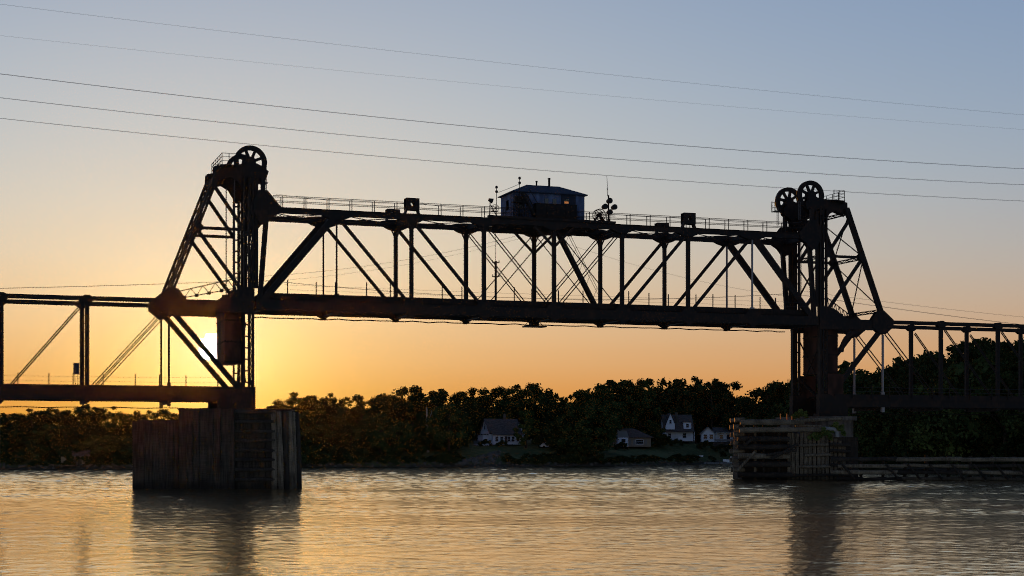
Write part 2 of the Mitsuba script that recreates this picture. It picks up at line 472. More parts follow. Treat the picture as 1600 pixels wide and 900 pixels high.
    for sg in (-1, 1):                        # lifting girder plates at the ends of the top chords, where the ropes hold on
        pl = [(sg * 40.3, 33.9), (sg * 39.5, 34.9), (sg * 38.6, 35.4), (sg * 38.4, 36.2), (sg * 40.2, 38.3), (sg * 41.4, 38.3), (sg * 42.0, 37.0), (sg * 42.0, 35.4), (sg * 41.2, 33.9)]
        b = bb()
        b.prism(pl, j - .46, j - .40).prism(pl, j + .40, j + .46)
        b.box((sg * 40.0, j - .39, 36.2), (sg * 41.6, j + .39, 36.9)).box((sg * 40.5, j - .3, 38.0), (sg * 41.0, j + .3, 40.0))
        b.build('rope_anchor', STEEL, span)
for sg in (-1, 1):
    bb().box((sg * 40.2, .5, 35.5), (sg * 41.4, W - .5, 36.7)).build('lifting_girder', STEEL, span)
for i in range(9):
    b = bb()
    b.box((TN[i] - .2, .45, ZB - .8), (TN[i] + .2, W - .45, ZB + .45)).box((TN[i] - .32, .45, ZB - .82), (TN[i] + .32, W - .45, ZB - .80))
    b.build('floor_beam', STEEL, span)
for j in (2.6, 5.4):
    b = bb()
    for i in range(8):
        b.box((TN[i] + .34, j - .16, ZB - .42), (TN[i + 1] - .34, j + .16, ZB + .9))
    b.build('stringer', STEEL, span)
bb().box((TN[0], .42, ZB + .72), (TN[8], .50, ZB + 1.5)).box((TN[0], W - .5, ZB + .72), (TN[8], W - .42, ZB + 1.5)).build('deck_fascia', STEEL, span)
b = bb()
for k in range(180):
    t = TN[0] + .25 + k * .4557
    b.box((t, .55, ZB + .95), (t + .24, W - .55, ZB + 1.18))
k = b.build('timber_tie', TIMBER, span)
labels[k] = {'kind': 'stuff'}
for j in (3.25, 4.7):
    bb().box((TN[0], j - .04, ZB + 1.19), (TN[8], j + .04, ZB + 1.36)).build('rail', STEEL, span)
b = bb()
for i in range(8):                            # laterals between the top chords
    for q in (0, 1):
        b.beam((TN[i], W * q, ZT - .1), (TN[i + 1], W * (1 - q), ZT - .1), .10, .14, (0, 0, 1))
b.build('top_lateral_bracing', STEEL, span)
for i in range(1, 8):
    bb().box((TN[i] - .16, .35, ZT - .3), (TN[i] + .16, W - .35, ZT + .25)).build('top_strut', STEEL, span)
bb().tube([(t, 8.5, 22.36 + .05 * math.sin(t * 1.7) + .04 * math.sin(t * 4.1)) for t in np.linspace(-40.5, 41, 70)], .075).build('conduit', STEEL, span)
b = bb()                                      # inspection cradle under mid-span
b.box((-1.5, 7.0, 22.0), (1.6, 9.0, 22.16))
for q in (-1.4, 1.5):
    b.beam((q, 8.2, 22.16), (q * .6, 8.2, 22.8), .07, .07)
b.box((-.5, 7.6, 22.16), (.6, 8.8, 22.74))
b.build('inspection_cradle', STEEL, span)
for sg in (-1, 1):                            # lattice sway strut in the end bays
    b = bb()
    for k in range(14):
        t0 = sg * (39.2 - k * .52)
        b.beam((t0, 4.2, 35.25 + .55 * (k % 2)), (t0 - sg * .52, 4.2, 35.25 + .55 * ((k + 1) % 2)), .05, .11)
        if k not in (4, 9):
            b.beam((t0, 4.0, 35.75 - .4 * (k % 2)), (t0 - sg * .52, 4.0, 35.35 + .4 * (k % 2)), .05, .09)
    b.build('sway_lattice', STEEL, span)
# walkway on the near top chord
bb().box((-39.5, -.45, ZT + .36), (39.5, .95, ZT + .42)).build('walkway', STEEL, span)
sp = np.arange(-38.2, 39, 3.1)
for jj in (-.35, .85):
    for zz in (.88, 1.55):
        bb().tube(np.array([(t, jj, ZT + .36 + zz) for t in (-39.5, -13, 13, 39.5)]), .045, 6).build('handrail', STEEL, span)
    for t in sp:
        bb().beam((t, jj, ZT + .42), (t, jj, ZT + 1.92), .09, .09).build('stanchion', STEEL, span)
# rope deflector housings on their trestles
for t, far, lo, hi in ((TN[2] + .05, 0, 36.45, 38.15), (TN[2] - .45, 1, 36.5, 37.75), (TN[6] + .05, 0, 36.45, 38.15), (TN[6] - .45, 1, 36.5, 37.75)):
    j = W if far else 0.0
    hole = shapely.Point(t, lo + (hi - lo) * .62).buffer(.30, 6)
    pl = shapely.box(t - .93, lo + .25, t + .93, hi + .15).difference(hole)
    b = bb()
    for q in (j - .55, j + .45):
        m = trimesh.creation.extrude_polygon(pl, .1, engine='earcut')
        v = np.array(m.vertices)
        b.add(trimesh.Trimesh(np.stack([v[:, 0], q + v[:, 2], v[:, 1]], 1), np.array(m.faces)[:, ::-1], process=False))
    b.box((t - .93, j - .44, hi + .05), (t + .93, j + .44, hi + .13))
    b.build('sheave_housing', STEEL, span)
    b = bb()
    for q in (-1, 1):
        b.beam((t + q * 1.0, j, ZT + .3), (t + q * .45, j, hi - .4), .8, .22)
    b.build('trestle', STEEL, span)
# rail posts along the deck
for k, t in enumerate(np.arange(-37.6, 40, 3.45)):
    t += .5 * math.sin(k * 2.3)
    bb().beam((t, -.62, ZB + 1.0), (t, -.62, ZB + 3.15 + .12 * math.sin(k * 5.0)), .10, .12).build('deck_rail_post', STEEL, span)
for zz in (1.9, 2.5):
    bb().tube(catenary((-38, -.62, ZB + zz), (40, -.62, ZB + zz), .12, 30), .014, 4).build('deck_rail_wire', WIRE, span)
b = bb()                                      # stairs from the machinery house down to the deck
b.beam((.6, 1.2, 36.0), (6.9, 1.2, ZB + 1.2), .1, .42).beam((.6, 2.2, 36.0), (6.9, 2.2, ZB + 1.2), .1, .42)
for k in range(44):
    f = (k + .5) / 44
    b.box((.6 + 6.3 * f - .14, 1.25, 36.0 - 11.3 * f), (.6 + 6.3 * f + .14, 2.15, 36.0 - 11.3 * f + .04))
stair = b.build('stairway', STEEL, span)
b = bb()
for q in (1.0, 1.65):
    b.beam((1.2, 1.2, 36.0 + q), (7.5, 1.2, ZB + 1.2 + q), .05, .05)
for k in range(6):
    f = (k + .5) / 6
    b.beam((.6 + 6.3 * f, 1.2, 36.0 - 11.3 * f), (1.2 + 6.3 * f, 1.2, 37.65 - 11.3 * f), .04, .04)
b.build('stair_rail', STEEL, span)
b = bb()                                      # knee braces below the machinery house
for j in (0.0, W):
    for q in (-1, 1):
        b.beam((q * 2.9, j, ZT - .35), (q * .2, j, ZT - 3.0), .3, .32)
b.build('knee_brace', STEEL, span)

# ------------------------------------------------------------------ machinery house on top of the span
mh = thing('machinery_house', 'blue grey sheet metal machinery house with hipped roof on top of the lift span', 'machinery house')
T0, T1, J0, J1, Z0, Z1 = -5.5, 5.1, 1.3, 6.7, 36.75, 40.3


def corrugated(u0, u1, z0, z1, holes=(), pitch=.28, depth=.045):
    """ribbed sheet wall in (u, w, z) with rectangular openings"""
    v, f = [], []
    n = int((u1 - u0) / (pitch / 2))
    us = np.linspace(u0, u1, n + 1)
    zs = sorted({z0, z1, *[h[2] for h in holes], *[h[3] for h in holes]})
    for i in range(n):
        uc = (us[i] + us[i + 1]) / 2
        for a, c in zip(zs[:-1], zs[1:]):
            if any(h[0] < uc < h[1] and h[2] <= a and c <= h[3] for h in holes):
                continue
            w0, w1 = depth * (i % 2), depth * ((i + 1) % 2)
            k = len(v)
            v += [(us[i], w0, a), (us[i + 1], w1, a), (us[i + 1], w1, c), (us[i], w0, c)]
            f += [(k, k + 1, k + 2), (k, k + 2, k + 3)]
    return np.array(v, float), np.array(f)


WIN = (2.05, 2.75, 38.95, 39.6)
for (u0, u1, holes, swap, off) in ((T0, T1, [WIN, (1.6, 1.62, 0, 0)], 0, J0), (T0, T1, [(3.95, 5.0, 39.65, 40.25)], 0, J1), (J0, J1, [(3.4, 4.4, 38.0, 39.4)], 1, T0), (J0, J1, [], 1, T1)):
    v, f = corrugated(u0, u1, Z0, Z1, [h for h in holes if h[3] > 0])
    vv = np.stack([v[:, 0], off + v[:, 1], v[:, 2]], 1) if not swap else np.stack([off + v[:, 1], v[:, 0], v[:, 2]], 1)
    bb().add(trimesh.Trimesh(vv, f, process=False)).build('wall_panel', SHEET, mh)
o, R = .38, [(-2.6, 4.0, 41.75), (2.3, 4.0, 41.75)]
cn = [(T0 - o, J0 - o, Z1), (T1 + o, J0 - o, Z1), (T1 + o, J1 + o, Z1), (T0 - o, J1 + o, Z1)]
rv = np.array(cn + R + [(x, y, z - .12) for x, y, z in cn])
rf = [[0, 1, 5], [0, 5, 4], [1, 2, 5], [2, 3, 4], [2, 4, 5], [3, 0, 4]]
for i in range(4):
    k = (i + 1) % 4
    rf += [[i, 6 + i, 6 + k], [i, 6 + k, k]]
rf += [[6, 8, 7], [6, 9, 8]]
bb().add(trimesh.Trimesh(rv, rf, process=False)).build('roof', DARKROOF, mh)
bb().box((T0, J0, Z0 - .15), (T1, J1, Z0)).build('floor', STEEL, mh)
bb().box((1.55, J0 - .09, Z0), (1.68, J0 - .01, 40.1)).box((3.62, J0 - .09, Z0), (3.75, J0 - .01, 40.1)).box((1.55, J0 - .09, 39.98), (3.75, J0 - .02, 40.12)).box((1.68, J0 - .06, Z0), (2.05, J0 - .01, 39.98)).box((2.75, J0 - .06, Z0), (3.62, J0 - .01, 39.98)).box((2.05, J0 - .06, Z0), (2.75, J0 - .01, 38.95)).box((2.05, J0 - .06, 39.6), (2.75, J0 - .01, 39.98)).build('door', DARKROOF, mh, label='dark metal door with a small window tinted as sunset glow')
bb().box((2.05, J0 - .045, 38.95), (2.75, J0 - .035, 39.6)).build('sunset_glow_pane', GLOW_GLASS, mh)
bb().box((-4.9, J0 - .06, 38.0), (-3.9, J0 - .01, 39.6)).build('window', GLASS, mh)
b = bb()
b.box((-2.6, J0 - 1.15, Z0 - .1), (3.5, J0 - .15, 38.55))  # dark box added in place of a shaded recess in the wall
bx = b.build('recess_shade_box', STEEL, mh, label='dark box added for the shaded recess along the lower front wall')
b = bb()
for k in range(9):
    b.box((-2.5 + k * .72, J0 - 1.2, Z0), (-2.4 + k * .72, J0 - 1.16, 38.5))
b.box((-2.65, J0 - 1.2, 38.56), (3.55, J0 - .1, 38.64))
b.build('recess_shade_rib', STEEL, mh)
b = bb()                                      # outside stair at the left of the front wall
b.beam((-4.6, .75, 40.0), (-2.7, .75, 36.9), .06, .3).beam((-4.6, .1, 40.0), (-2.7, .1, 36.9), .06, .3).box((-6.0, .05, 38.6), (-3.6, 1.0, 38.7))
for q in (-6.0, -5.2, -4.4, -3.7):
    b.beam((q, .1, 36.3), (q, .1, 39.75), .06, .06).beam((q, .95, 36.3), (q, .95, 39.75), .06, .06)
for z in (39.2, 39.7, 37.2, 37.9):
    b.beam((-6.0, .1, z), (-3.7, .1, z), .05, .05)
b.beam((-6.0, .1, 36.4), (-4.4, .1, 38.6), .07, .07).beam((-4.4, .1, 36.4), (-6.0, .1, 38.6), .07, .07)
b.build('outside_stair', STEEL, mh)
bb().tube([(.8, 4.0, 41.6), (.8, 4.0, 42.75)], .16).tube([(.8, 4.0, 42.7), (.8, 4.0, 42.85)], .22).build('chimney', STEEL, mh)
bb().tube([(-1.1, 4.0, 41.6), (-1.1, 4.0, 42.3)], .10).tube([(-1.1, 4.0, 42.2), (-1.1, 4.0, 42.35)], .16).build('vent_pipe', STEEL, mh)
bb().box((-8.0, -.4, 36.25), (9.2, W + .4, 36.55)).build('platform', STEEL, mh)
b = bb()
for j in (.45, 2.2, 4.0, 5.8, W - .45):
    b.box((-6.6, j - .06, 35.25), (5.6, j + .06, 36.24))
for t in (-6.6, -3.2, .2, 3.4, 5.5):
    b.box((t, .52, 35.4), (t + .1, W - .52, 36.24))
b.build('floor_framing', STEEL, mh)
bb().tube(catenary((-8.0, 1.3, 39.9), (-4.7, 1.05, 41.3), .05, 8), .03, 5).build('eaves_cable', WIRE, mh)
b = bb()                                      # second flight, right of the landing, and pipework below it
b.beam((-4.0, .6, 40.0), (-2.0, .6, 37.0), .06, .18).beam((-3.6, .3, 40.6), (-1.7, .3, 37.7), .05, .08)
for q in np.linspace(-5.9, -4.3, 5):
    b.tube([(q, .5, 36.6), (q + .2, .5, 37.4), (q, .5, 38.2)], .07, 6)
b.box((-5.6, .3, 38.75), (-4.7, .9, 39.5))
b.build('stair_and_pipes', STEEL, mh)
for q in (-.9, .3):
    bb().box((q, J0 - .07, 38.75), (q + .55, J0 - .005, 39.5)).build('window', GLASS, mh)


def ball(c, r, sub=2):
    m = trimesh.creation.icosphere(sub, r)
    m.apply_translation(c)
    return m


def light_pole(t, j, z0, z1, label, balls):
    k = thing('marker_light_pole', label, 'signal light')
    bb().tube([(t, j, z0), (t, j, z1)], .05, 6).build('pole', STEEL, k)
    for z in balls:
        bb().add(ball((t, j, z), .2)).tube([(t - .15, j, z), (t + .15, j, z)], .08, 6).build('lamp', BLACKGL, k, True)
    return k


light_pole(-8.0, 1.3, 36.55, 40.75, 'thin pole with two round lamps left of the machinery house roof corner', (40.1, 40.7))
light_pole(-4.7, 1.05, 36.55, 42.15, 'thin pole with two round lamps rising above the left slope of the machinery house roof', (41.45, 42.1))
sl = thing('swivel_searchlight', 'dark swivelling searchlight on a braced stand left of the machinery house', 'searchlight')
b = bb()
b.beam((-9.4, .2, 36.3), (-9.3, .2, 38.6), .12, .12).beam((-8.2, .2, 36.3), (-9.2, .2, 38.0), .1, .1).beam((-9.2, .2, 37.2), (-8.2, .2, 37.2), .08, .08).box((-9.6, -.2, 36.25), (-7.9, .6, 36.6))
b.build('stand', STEEL, sl)
bb().tube([(-9.55, .2, 38.75), (-8.95, .1, 38.55)], [.2, .36], 10).build('lamp', BLACKGL, sl)
b = bb()
for a in np.linspace(0, 2 * math.pi, 9)[:-1]:
    b.beam((-8.55, .2, 37.6), (-8.55 + .5 * math.cos(a), .2, 37.6 + .5 * math.sin(a)), .04, .05)
b.tube([(-8.55 + .52 * math.cos(a), .2, 37.6 + .52 * math.sin(a)) for a in np.linspace(0, 2 * math.pi, 20)], .04, 6)
b.build('hand_wheel', STEEL, sl)
cr = thing('cable_reel', 'round spoked cable reel right of the machinery house', 'cable reel')
for q in (.1, .9):
    b = bb()
    b.tube([(7.0 + .8 * math.cos(a), q, 37.45 + .8 * math.sin(a)) for a in np.linspace(0, 2 * math.pi, 28)], .06, 6)
    for a in np.linspace(0, 2 * math.pi, 9)[:-1]:
        b.beam((7.0, q, 37.45), (7.0 + .8 * math.cos(a), q, 37.45 + .8 * math.sin(a)), .05, .06)
    b.build('flange', STEEL, cr)
bb().tube([(7.0, .1, 37.45), (7.0, .9, 37.45)], .3, 12).build('drum', STEEL, cr)
bb().beam((6.2, .5, 36.5), (7.0, .5, 37.45), .9, .1).beam((7.8, .5, 36.5), (7.0, .5, 37.45), .9, .1).build('stand', STEEL, cr)
sg4 = thing('signal_mast', 'black signal mast with four round lamps and a tall antenna right of the machinery house', 'signal mast')
bb().tube([(8.35, .3, 36.3), (8.35, .3, 40.3)], .11, 8).box((8.2, .15, 36.55), (8.5, .45, 36.9)).beam((7.7, .3, 37.4), (9.4, .3, 37.4), .07, .07).build('pole', STEEL, sg4)
bb().tube([(8.2, .3, 40.2), (8.2, .3, 41.3), (8.1, .3, 43.0)], [.05, .04, .025], 6).add(ball((8.19, .3, 41.15), .1, 1)).build('antenna', STEEL, sg4)
for dx, z in ((0, 39.45), (-.72, 38.6), (.72, 38.6), (.02, 37.85)):
    b = bb()
    b.tube([(8.35 + dx, -.1, z), (8.35 + dx, .45, z - .02)], [.38, .31], 14)
    b.tube([(8.35 + dx, -.35, z), (8.35 + dx, -.09, z)], [.40, .39], 14)
    b.build('lamp', BLACKGL, sg4)
for q, z1, w in ((5.9, 39.3, 'nearer'), (6.5, 39.2, 'farther')):
    single(thing('whip_antenna', f'thin whip antenna right of the machinery house wall, the one {w} the wall' if w == 'nearer' else 'thin whip antenna right of the machinery house, the one above the cable reel', 'antenna'), bb().tube([(q, 5.0, 36.55), (q, 5.0, z1)], .05, 5).mesh(), STEEL)
um = thing('deck_mast', 'slim dark mast with short crossarms standing on the deck left of mid-span', 'mast')
tm = -6.1
bb().tube([(tm, 7.2, ZB + 1.0), (tm, 7.2, 31.2)], .17, 8).build('pole', STEEL, um)
bb().tube([(tm, 7.2, 31.2), (tm, 7.2, 35.2)], .04, 5).build('whip', STEEL, um)
for z in (29.0, 31.0):
    bb().beam((tm - .55, 7.2, z), (tm + .55, 7.2, z), .1, .12).beam((tm - .5, 7.2, z), (tm - .5, 7.2, z + .28), .09, .09).beam((tm + .5, 7.2, z), (tm + .5, 7.2, z + .28), .09, .09).build('crossarm', STEEL, um)

# ------------------------------------------------------------------ towers and counterweights
for sg, side in ((-1, 'left'), (1, 'right')):
    s3 = lambda t, j, z, sg=sg: (sg * t, j, z)
    tw = thing('lift_tower', f'dark steel lift tower with sheaves on top at the {side} end of the raised span', 'bridge tower')
    ts = 42.2 if sg < 0 else 41.1            # where this tower's sheaves turn
    for j in (0.0, W):
        b = bb()                              # front leg
        b.laced(s3(42.3, j, 12.6), s3(42.3, j, 40.0), .7, .74, step=1.0, plate=.25)
        b.beam(s3(41.62, j, 25.5), s3(41.62, j, 39.6), .3, .45).beam(s3(43.2, j, 12.6), s3(43.2, j, 40.0), .45, .2)
        for k in range(18):
            z = 13.2 + k * 1.5
            b.beam(s3(42.66, j, z), s3(43.1, j, z), .4, .16)
        b.build('front_leg', STEEL, tw)
        bb().laced(s3(52.75, j, 24.4), s3(46.6, j, 40.3), .6, .72, step=1.6, plate=.28).build('inclined_leg', STEEL, tw)
        bb().laced(s3(49.3, j, 33.07), s3(43.3, j, 33.07), .4, .36, step=1.2, plate=.15).build('strut', STEEL, tw)
        bb().beam(s3(47.3, j, 38.9), s3(43.3, j, 33.2), .4, .42).build('diagonal', STEEL, tw)
        bb().beam(s3(49.3, j, 32.9), s3(43.4, j, 25.0), .4, .44).build('diagonal', STEEL, tw)
        g = [s3(49.3, 0, 33.0)]
        gp = [(sg * x, z) for x, z in ((54.5, 23.85), (52.8, 25.25), (51.7, 25.1), (50.8, 23.9), (50.8, 22.7), (51.9, 21.9), (53.0, 21.6), (54.5, 22.8))]
        b = bb()
        b.prism(gp, j - .42, j - .36).prism(gp, j + .36, j + .42)
        b.build('foot_gusset', STEEL, tw)
        gm = [(sg * x, z) for x, z in ((49.5, 33.6), (49.1, 33.9), (48.5, 33.3), (48.6, 32.8), (49.3, 32.2), (49.9, 32.5))]
        bb().prism(gm, j - .38, j - .33).prism(gm, j + .33, j + .38).build('gusset_plate', STEEL, tw)
        gb = [(sg * x, z) for x, z in ((45.6, 24.4), (44.4, 25.2), (43.0, 25.6), (41.9, 25.6), (41.9, 22.2), (46.6, 22.2), (46.9, 23.6))]
        bb().prism(gb, j - .40, j - .36).prism(gb, j + .36, j + .40).build('gusset_plate', STEEL, tw)
        b = bb()                              # tie between leg and foot
        b.box(s3(43.4, j - .34, 22.25), s3(52.0, j - .28, 23.75)).box(s3(43.4, j + .28, 22.25), s3(52.0, j + .34, 23.75))
        b.build('tie_beam', STEEL, tw)
        # head: sheave girder, sheave, ropes
        hd = [(sg * x, z) for x, z in ((47.1, 39.2), (47.0, 41.2), (45.6, 41.55), (40.6, 41.55), (39.9, 40.9), (40.2, 40.0), (41.3, 39.2), (41.7, 38.0), (42.9, 37.6), (44.0, 39.4), (45.0, 39.9))]
        jj = 1.0 if j == 0 else 7.6
        b = bb()
        b.prism(hd, jj - .62, jj - .52).prism(hd, jj + .52, jj + .62)
        b.box(s3(40.4, jj - .5, 40.3), s3(46.8, jj + .5, 40.5))
        b.build('sheave_girder', STEEL, tw)
        zc, rs = 42.1, 2.08
        b = bb()
        ring = trimesh.creation.annulus(rs - .52, rs, .56, sections=48)
        M = np.eye(4)
        M[:3, :3] = [[1, 0, 0], [0, 0, 1], [0, -1, 0]]
        M[:3, 3] = (sg * ts, jj, zc)
        ring.apply_transform(M)
        b.add(ring)
        for q in (-.27, .27):
            b.tube([(sg * ts + (rs + .03) * math.cos(a), jj + q, zc + (rs + .03) * math.sin(a)) for a in np.linspace(0, 2 * math.pi, 49)], .05, 5)
        sh = b.build('sheave', STEEL, tw)
        b = bb()
        for a in np.linspace(0, 2 * math.pi, 9)[:-1] + .39 + (j > 0) * .2:
            b.beam((sg * ts + .3 * math.cos(a), jj, zc + .3 * math.sin(a)), (sg * ts + (rs - .3) * math.cos(a), jj, zc + (rs - .3) * math.sin(a)), .34, .36)
        b.build('spokes', STEEL, sh)
        b = bb()
        b.tube([(sg * ts, jj - .5, zc), (sg * ts, jj + .5, zc)], .66, 14)
        b.build('hub', STEEL, sh)
        b = bb()
        b.prism([(sg * (ts - .9), 41.5), (sg * (ts + .9), 41.5), (sg * (ts + .35), 42.3), (sg * (ts - .35), 42.3)], jj - .6, jj - .5)
        b.prism([(sg * (ts - .9), 41.5), (sg * (ts + .9), 41.5), (sg * (ts + .35), 42.3), (sg * (ts - .35), 42.3)], jj + .5, jj + .6)
        b.build('bearing', STEEL, tw)
        for q in (-.2, .2):
            bb().tube([s3(ts + rs, jj + q, 42.0), s3(ts + rs, jj + q, 24.5)], .045, 6).build('rope', WIRE, tw)
            bb().tube([s3(ts - rs + (0 if sg < 0 else .25), jj + q, 42.0), s3(ts - rs + (0 if sg < 0 else .25), jj + q, 38.4)], .045, 6).build('rope', WIRE, tw)
        b = bb()                              # base under the leg
        b.box(s3(41.8, j - .5, 9.35), s3(43.6, j + .5, 12.6)).box(s3(41.5, j - .8, 9.3), s3(46.4, j + .8, 9.7))
        bp_ = [(sg * x, z) for x, z in ((46.6, 9.7), (46.6, 11.2), (43.6, 12.5), (43.6, 9.7))]
        b.prism(bp_, j - .45, j + .45)
        b.build('base', STEEL, tw)
    if sg > 0:                                # plated lower frame of the right tower, below the counterweight
        for j in (0.0, W):
            b = bb()
            b.box((43.3, j - .3, 9.7), (45.9, j - .24, 15.6)).box((43.3, j + .24, 9.7), (45.9, j + .3, 15.6))
            for z in (11.0, 12.9, 14.8):
                b.box((43.25, j - .36, z), (45.95, j - .301, z + .22))
            b.build('lower_plate', REDRUST, tw)
        bb().beam((43.0, W - .5, 15.0), (44.6, .5, 10.2), .3, .4).build('lower_brace', STEEL, tw)
    # across the bridge: struts and braces between the two frames
    for t0, z0, t1, z1 in ((42.3, 39.3, 42.3, 39.3), (46.9, 39.6, 46.9, 39.6), (49.3, 33.0, 49.3, 33.0), (52.6, 25.2, 52.6, 25.2), (42.3, 33.0, 42.3, 33.0)):
        bb().laced(s3(t0, .4, z0), s3(t1, W - .4, z1), .36, .5, ref=(1, 0, 0), step=1.0, plate=.1).build('cross_strut', STEEL, tw)
    for (ta, za), (tb, zb) in (((46.9, 39.2), (49.2, 33.3)), ((49.4, 32.7), (52.4, 25.6))):
        for a, c in ((0, W), (W, 0)):
            bb().beam(s3(ta, a, za), s3(tb, c, zb), .12, .12).build('sway_brace', STEEL, tw)
    for za, zb in ((39.0, 33.3), (32.7, 26.5)):
        for a, c in ((.4, W - .4), (W - .4, .4)):
            bb().beam(s3(42.3, a, za), s3(42.3, c, zb), .16, .2).build('sway_brace', STEEL, tw)
    for a, c in ((.5, W - .5), (W - .5, .5)):
        bb().beam(s3(42.9, a, 21.0), s3(42.9, c, 13.2), .12, .16).build('sway_brace', STEEL, tw)
    # portal lattice from the far foot to the near leg
    b = bb()
    A0, A1, B0, B1 = np.array(s3(52.2, W, 25.1)), np.array(s3(43.6, .4, 26.9)), np.array(s3(52.2, W, 24.2)), np.array(s3(43.6, .4, 25.6))
    b.beam(A0, A1, .1, .12).beam(B0, B1, .1, .12)
    for k in range(6):
        u0, u1 = A0 + (A1 - A0) * k / 6, B0 + (B1 - B0) * (k + .5) / 6
        b.beam(u0, u1, .08, .09).beam(u1, A0 + (A1 - A0) * (k + 1) / 6, .08, .09)
        b.box(u1 - .2, u1 + .2)
    b.build('portal_lattice', STEEL, tw)
    # platform on the outer side of the head
    b = bb()
    b.box(s3(44.2, -.35, 41.30), s3(46.2, W + .35, 41.40)).box(s3(45.9, -.35, 40.95), s3(46.15, W + .35, 41.3))
    b.build('platform', STEEL, tw)
    for j in np.linspace(-.3, W + .3, 6):
        bb().beam(s3(46.1, j, 41.4), s3(46.1, j, 42.85), .08, .08).build('railing_post', STEEL, tw)
    for t in (44.3, 45.2):
        for j in (-.3, W + .3):
            bb().beam(s3(t, j, 41.4), s3(t, j, 42.85), .08, .08).build('railing_post', STEEL, tw)
    for z in (41.9, 42.4, 42.85):
        bb().beam(s3(46.1, -.3, z), s3(46.1, W + .3, z), .06, .06).beam(s3(44.3, -.3, z), s3(46.1, -.3, z), .06, .06).beam(s3(44.3, W + .3, z), s3(46.1, W + .3, z), .06, .06).build('railing_rail', STEEL, tw)
    b = bb()                                  # small inner gallery beside the far sheave
    b.box(s3(38.7, 7.1, 40.5), s3(39.9, 8.6, 40.6))
    for t in (38.75, 39.3):
        b.beam(s3(t, 8.5, 40.6), s3(t, 8.5, 42.1), .1, .1)
    for z in (41.2, 42.05):
        b.beam(s3(38.7, 8.5, z), s3(39.9, 8.5, z), .08, .08)
    b.build('inner_gallery', STEEL, tw)
    # counterweight hanging low, since the span is up
    cw = thing('counterweight', f'massive dark counterweight block hanging inside the {side} tower', 'counterweight')
    b = bb()
    b.box(s3(43.45, .75, 15.7), s3(45.6, W - .75, 24.2))
    b.build('block', REDRUST, cw)
    b = bb()
    for z in (15.75, 18.4, 21.2, 24.0):
        b.box(s3(43.38, .7, z), s3(45.67, W - .7, z + .22))
    b.build('band', STEEL, cw)
    b = bb()
    for j in (1.0, W - .4):
        b.box(s3(44.0, j - .4, 24.2), s3(44.8, j + .4, 25.2))
    b.build('hitch', STEEL, cw)
    # the fixed approach span
    ap = thing('approach_span', f'dark steel truss approach span running out of frame on the {side}', 'bridge span')
    for j in (0.0, W):
        t = 54.0
        b = bb()
        b.box(s3(54.0, j - .3, 23.26), s3(116, j - .25, 23.76)).box(s3(54.0, j + .25, 23.26), s3(116, j + .3, 23.76)).box(s3(54.0, j - .33, 23.761), s3(116, j + .33, 23.79))
        for k in range(60):
            b.box(s3(54.2 + k * 1.03, j - .24, 23.27), s3(54.5 + k * 1.03, j + .24, 23.29))
        b.build('top_chord', STEEL, ap)
        b = bb()
        b.box(s3(44.6, j - .34, 10.75), s3(116, j - .28, 11.75)).box(s3(44.6, j + .28, 10.75), s3(116, j + .34, 11.75))
        b.build('bottom_chord', STEEL, ap)
        bb().laced(s3(52.4, j, 22.2), s3(43.4, j, 11.8), .5, .66, step=1.2, plate=.31).build('end_post', STEEL, ap)
        b = bb()
        b.beam(s3(52.85, j - .15, 21.6), s3(52.85, j - .15, 12.9), .05, .2).beam(s3(52.85, j + .15, 21.6), s3(52.85, j + .15, 12.9), .05, .2).beam(s3(52.85, j, 10.0), s3(52.85, j, 13.0), .45, .42)
        b.build('hanger', SKYLIT_STEEL if sg > 0 else STEEL, ap)  # right-hand hangers take the pale colour that stands in for sky reflection
        for t in (63.05, 73.35, 83.6, 93.9):
            b = bb()
            b.laced(s3(t, j, 10.4), s3(t, j, 23.2), .44, .54, step=.62, plate=.235)
            b.build('vertical_post', STEEL, ap)
            gp = [(sg * (t + x), z) for x, z in ((-.8, 23.25), (-.7, 23.72), (-.3, 23.95), (.3, 23.95), (.7, 23.72), (.8, 23.25), (.4, 22.95), (-.4, 22.95))]
            bb().prism(gp, j - .35, j - .335).prism(gp, j + .335, j + .35).build('gusset_plate', STEEL, ap)
            b = bb()
            ax = np.array((10.3, -10.0)) / 14.36
            hv = .26 if t < 64 else .12
            a0, a1 = (t - 9.6, 21.8 if t < 64 else 22.6), (t - .1, 11.2)
            for q in (-1, 1):
                o = np.array((-ax[1], ax[0])) * q * hv
                b.beam(s3(a0[0] + o[0], j, a0[1] + o[1]), s3(a1[0] + o[0], j, a1[1] + o[1]), .12, .13)
            b.build('diagonal', STEEL, ap)
        gb = [(sg * x, z) for x, z in ((54.0, 22.9), (51.6, 22.6), (50.6, 22.9), (51.0, 21.6), (52.8, 20.9))]
    for t in np.arange(52.85, 116, 10.28):
        b = bb()
        b.box(s3(t - .2, .4, 10.3), s3(t + .2, W - .4, 12.0))
        b.build('floor_beam', STEEL, ap)
    bb().box(s3(44.4, -.42, 11.75), s3(116, -.36, 12.6)).box(s3(44.4, W + .36, 11.75), s3(116, W + .42, 12.6)).build('deck_fascia', STEEL, ap)
    for j in (2.6, 5.4):
        bb().box(s3(44.4, j - .15, 10.7), s3(116, j + .15, 12.1)).build('stringer', STEEL, ap)
    b = bb()
    for k in range(156):
        b.box(s3(44.5 + k * .4557, .55, 12.12), s3(44.74 + k * .4557, W - .55, 12.34))
    k = b.build('timber_tie', TIMBER, ap)
    labels[k] = {'kind': 'stuff'}
    for j in (3.25, 4.7):
        bb().box(s3(44.4, j - .04, 12.35), s3(116, j + .04, 12.52)).build('rail', STEEL, ap)
    bb().tube([s3(t, 8.7, 9.95 + .05 * math.sin(t)) for t in np.linspace(44.6, 116, 60)], .07, 6).build('conduit', STEEL, ap)
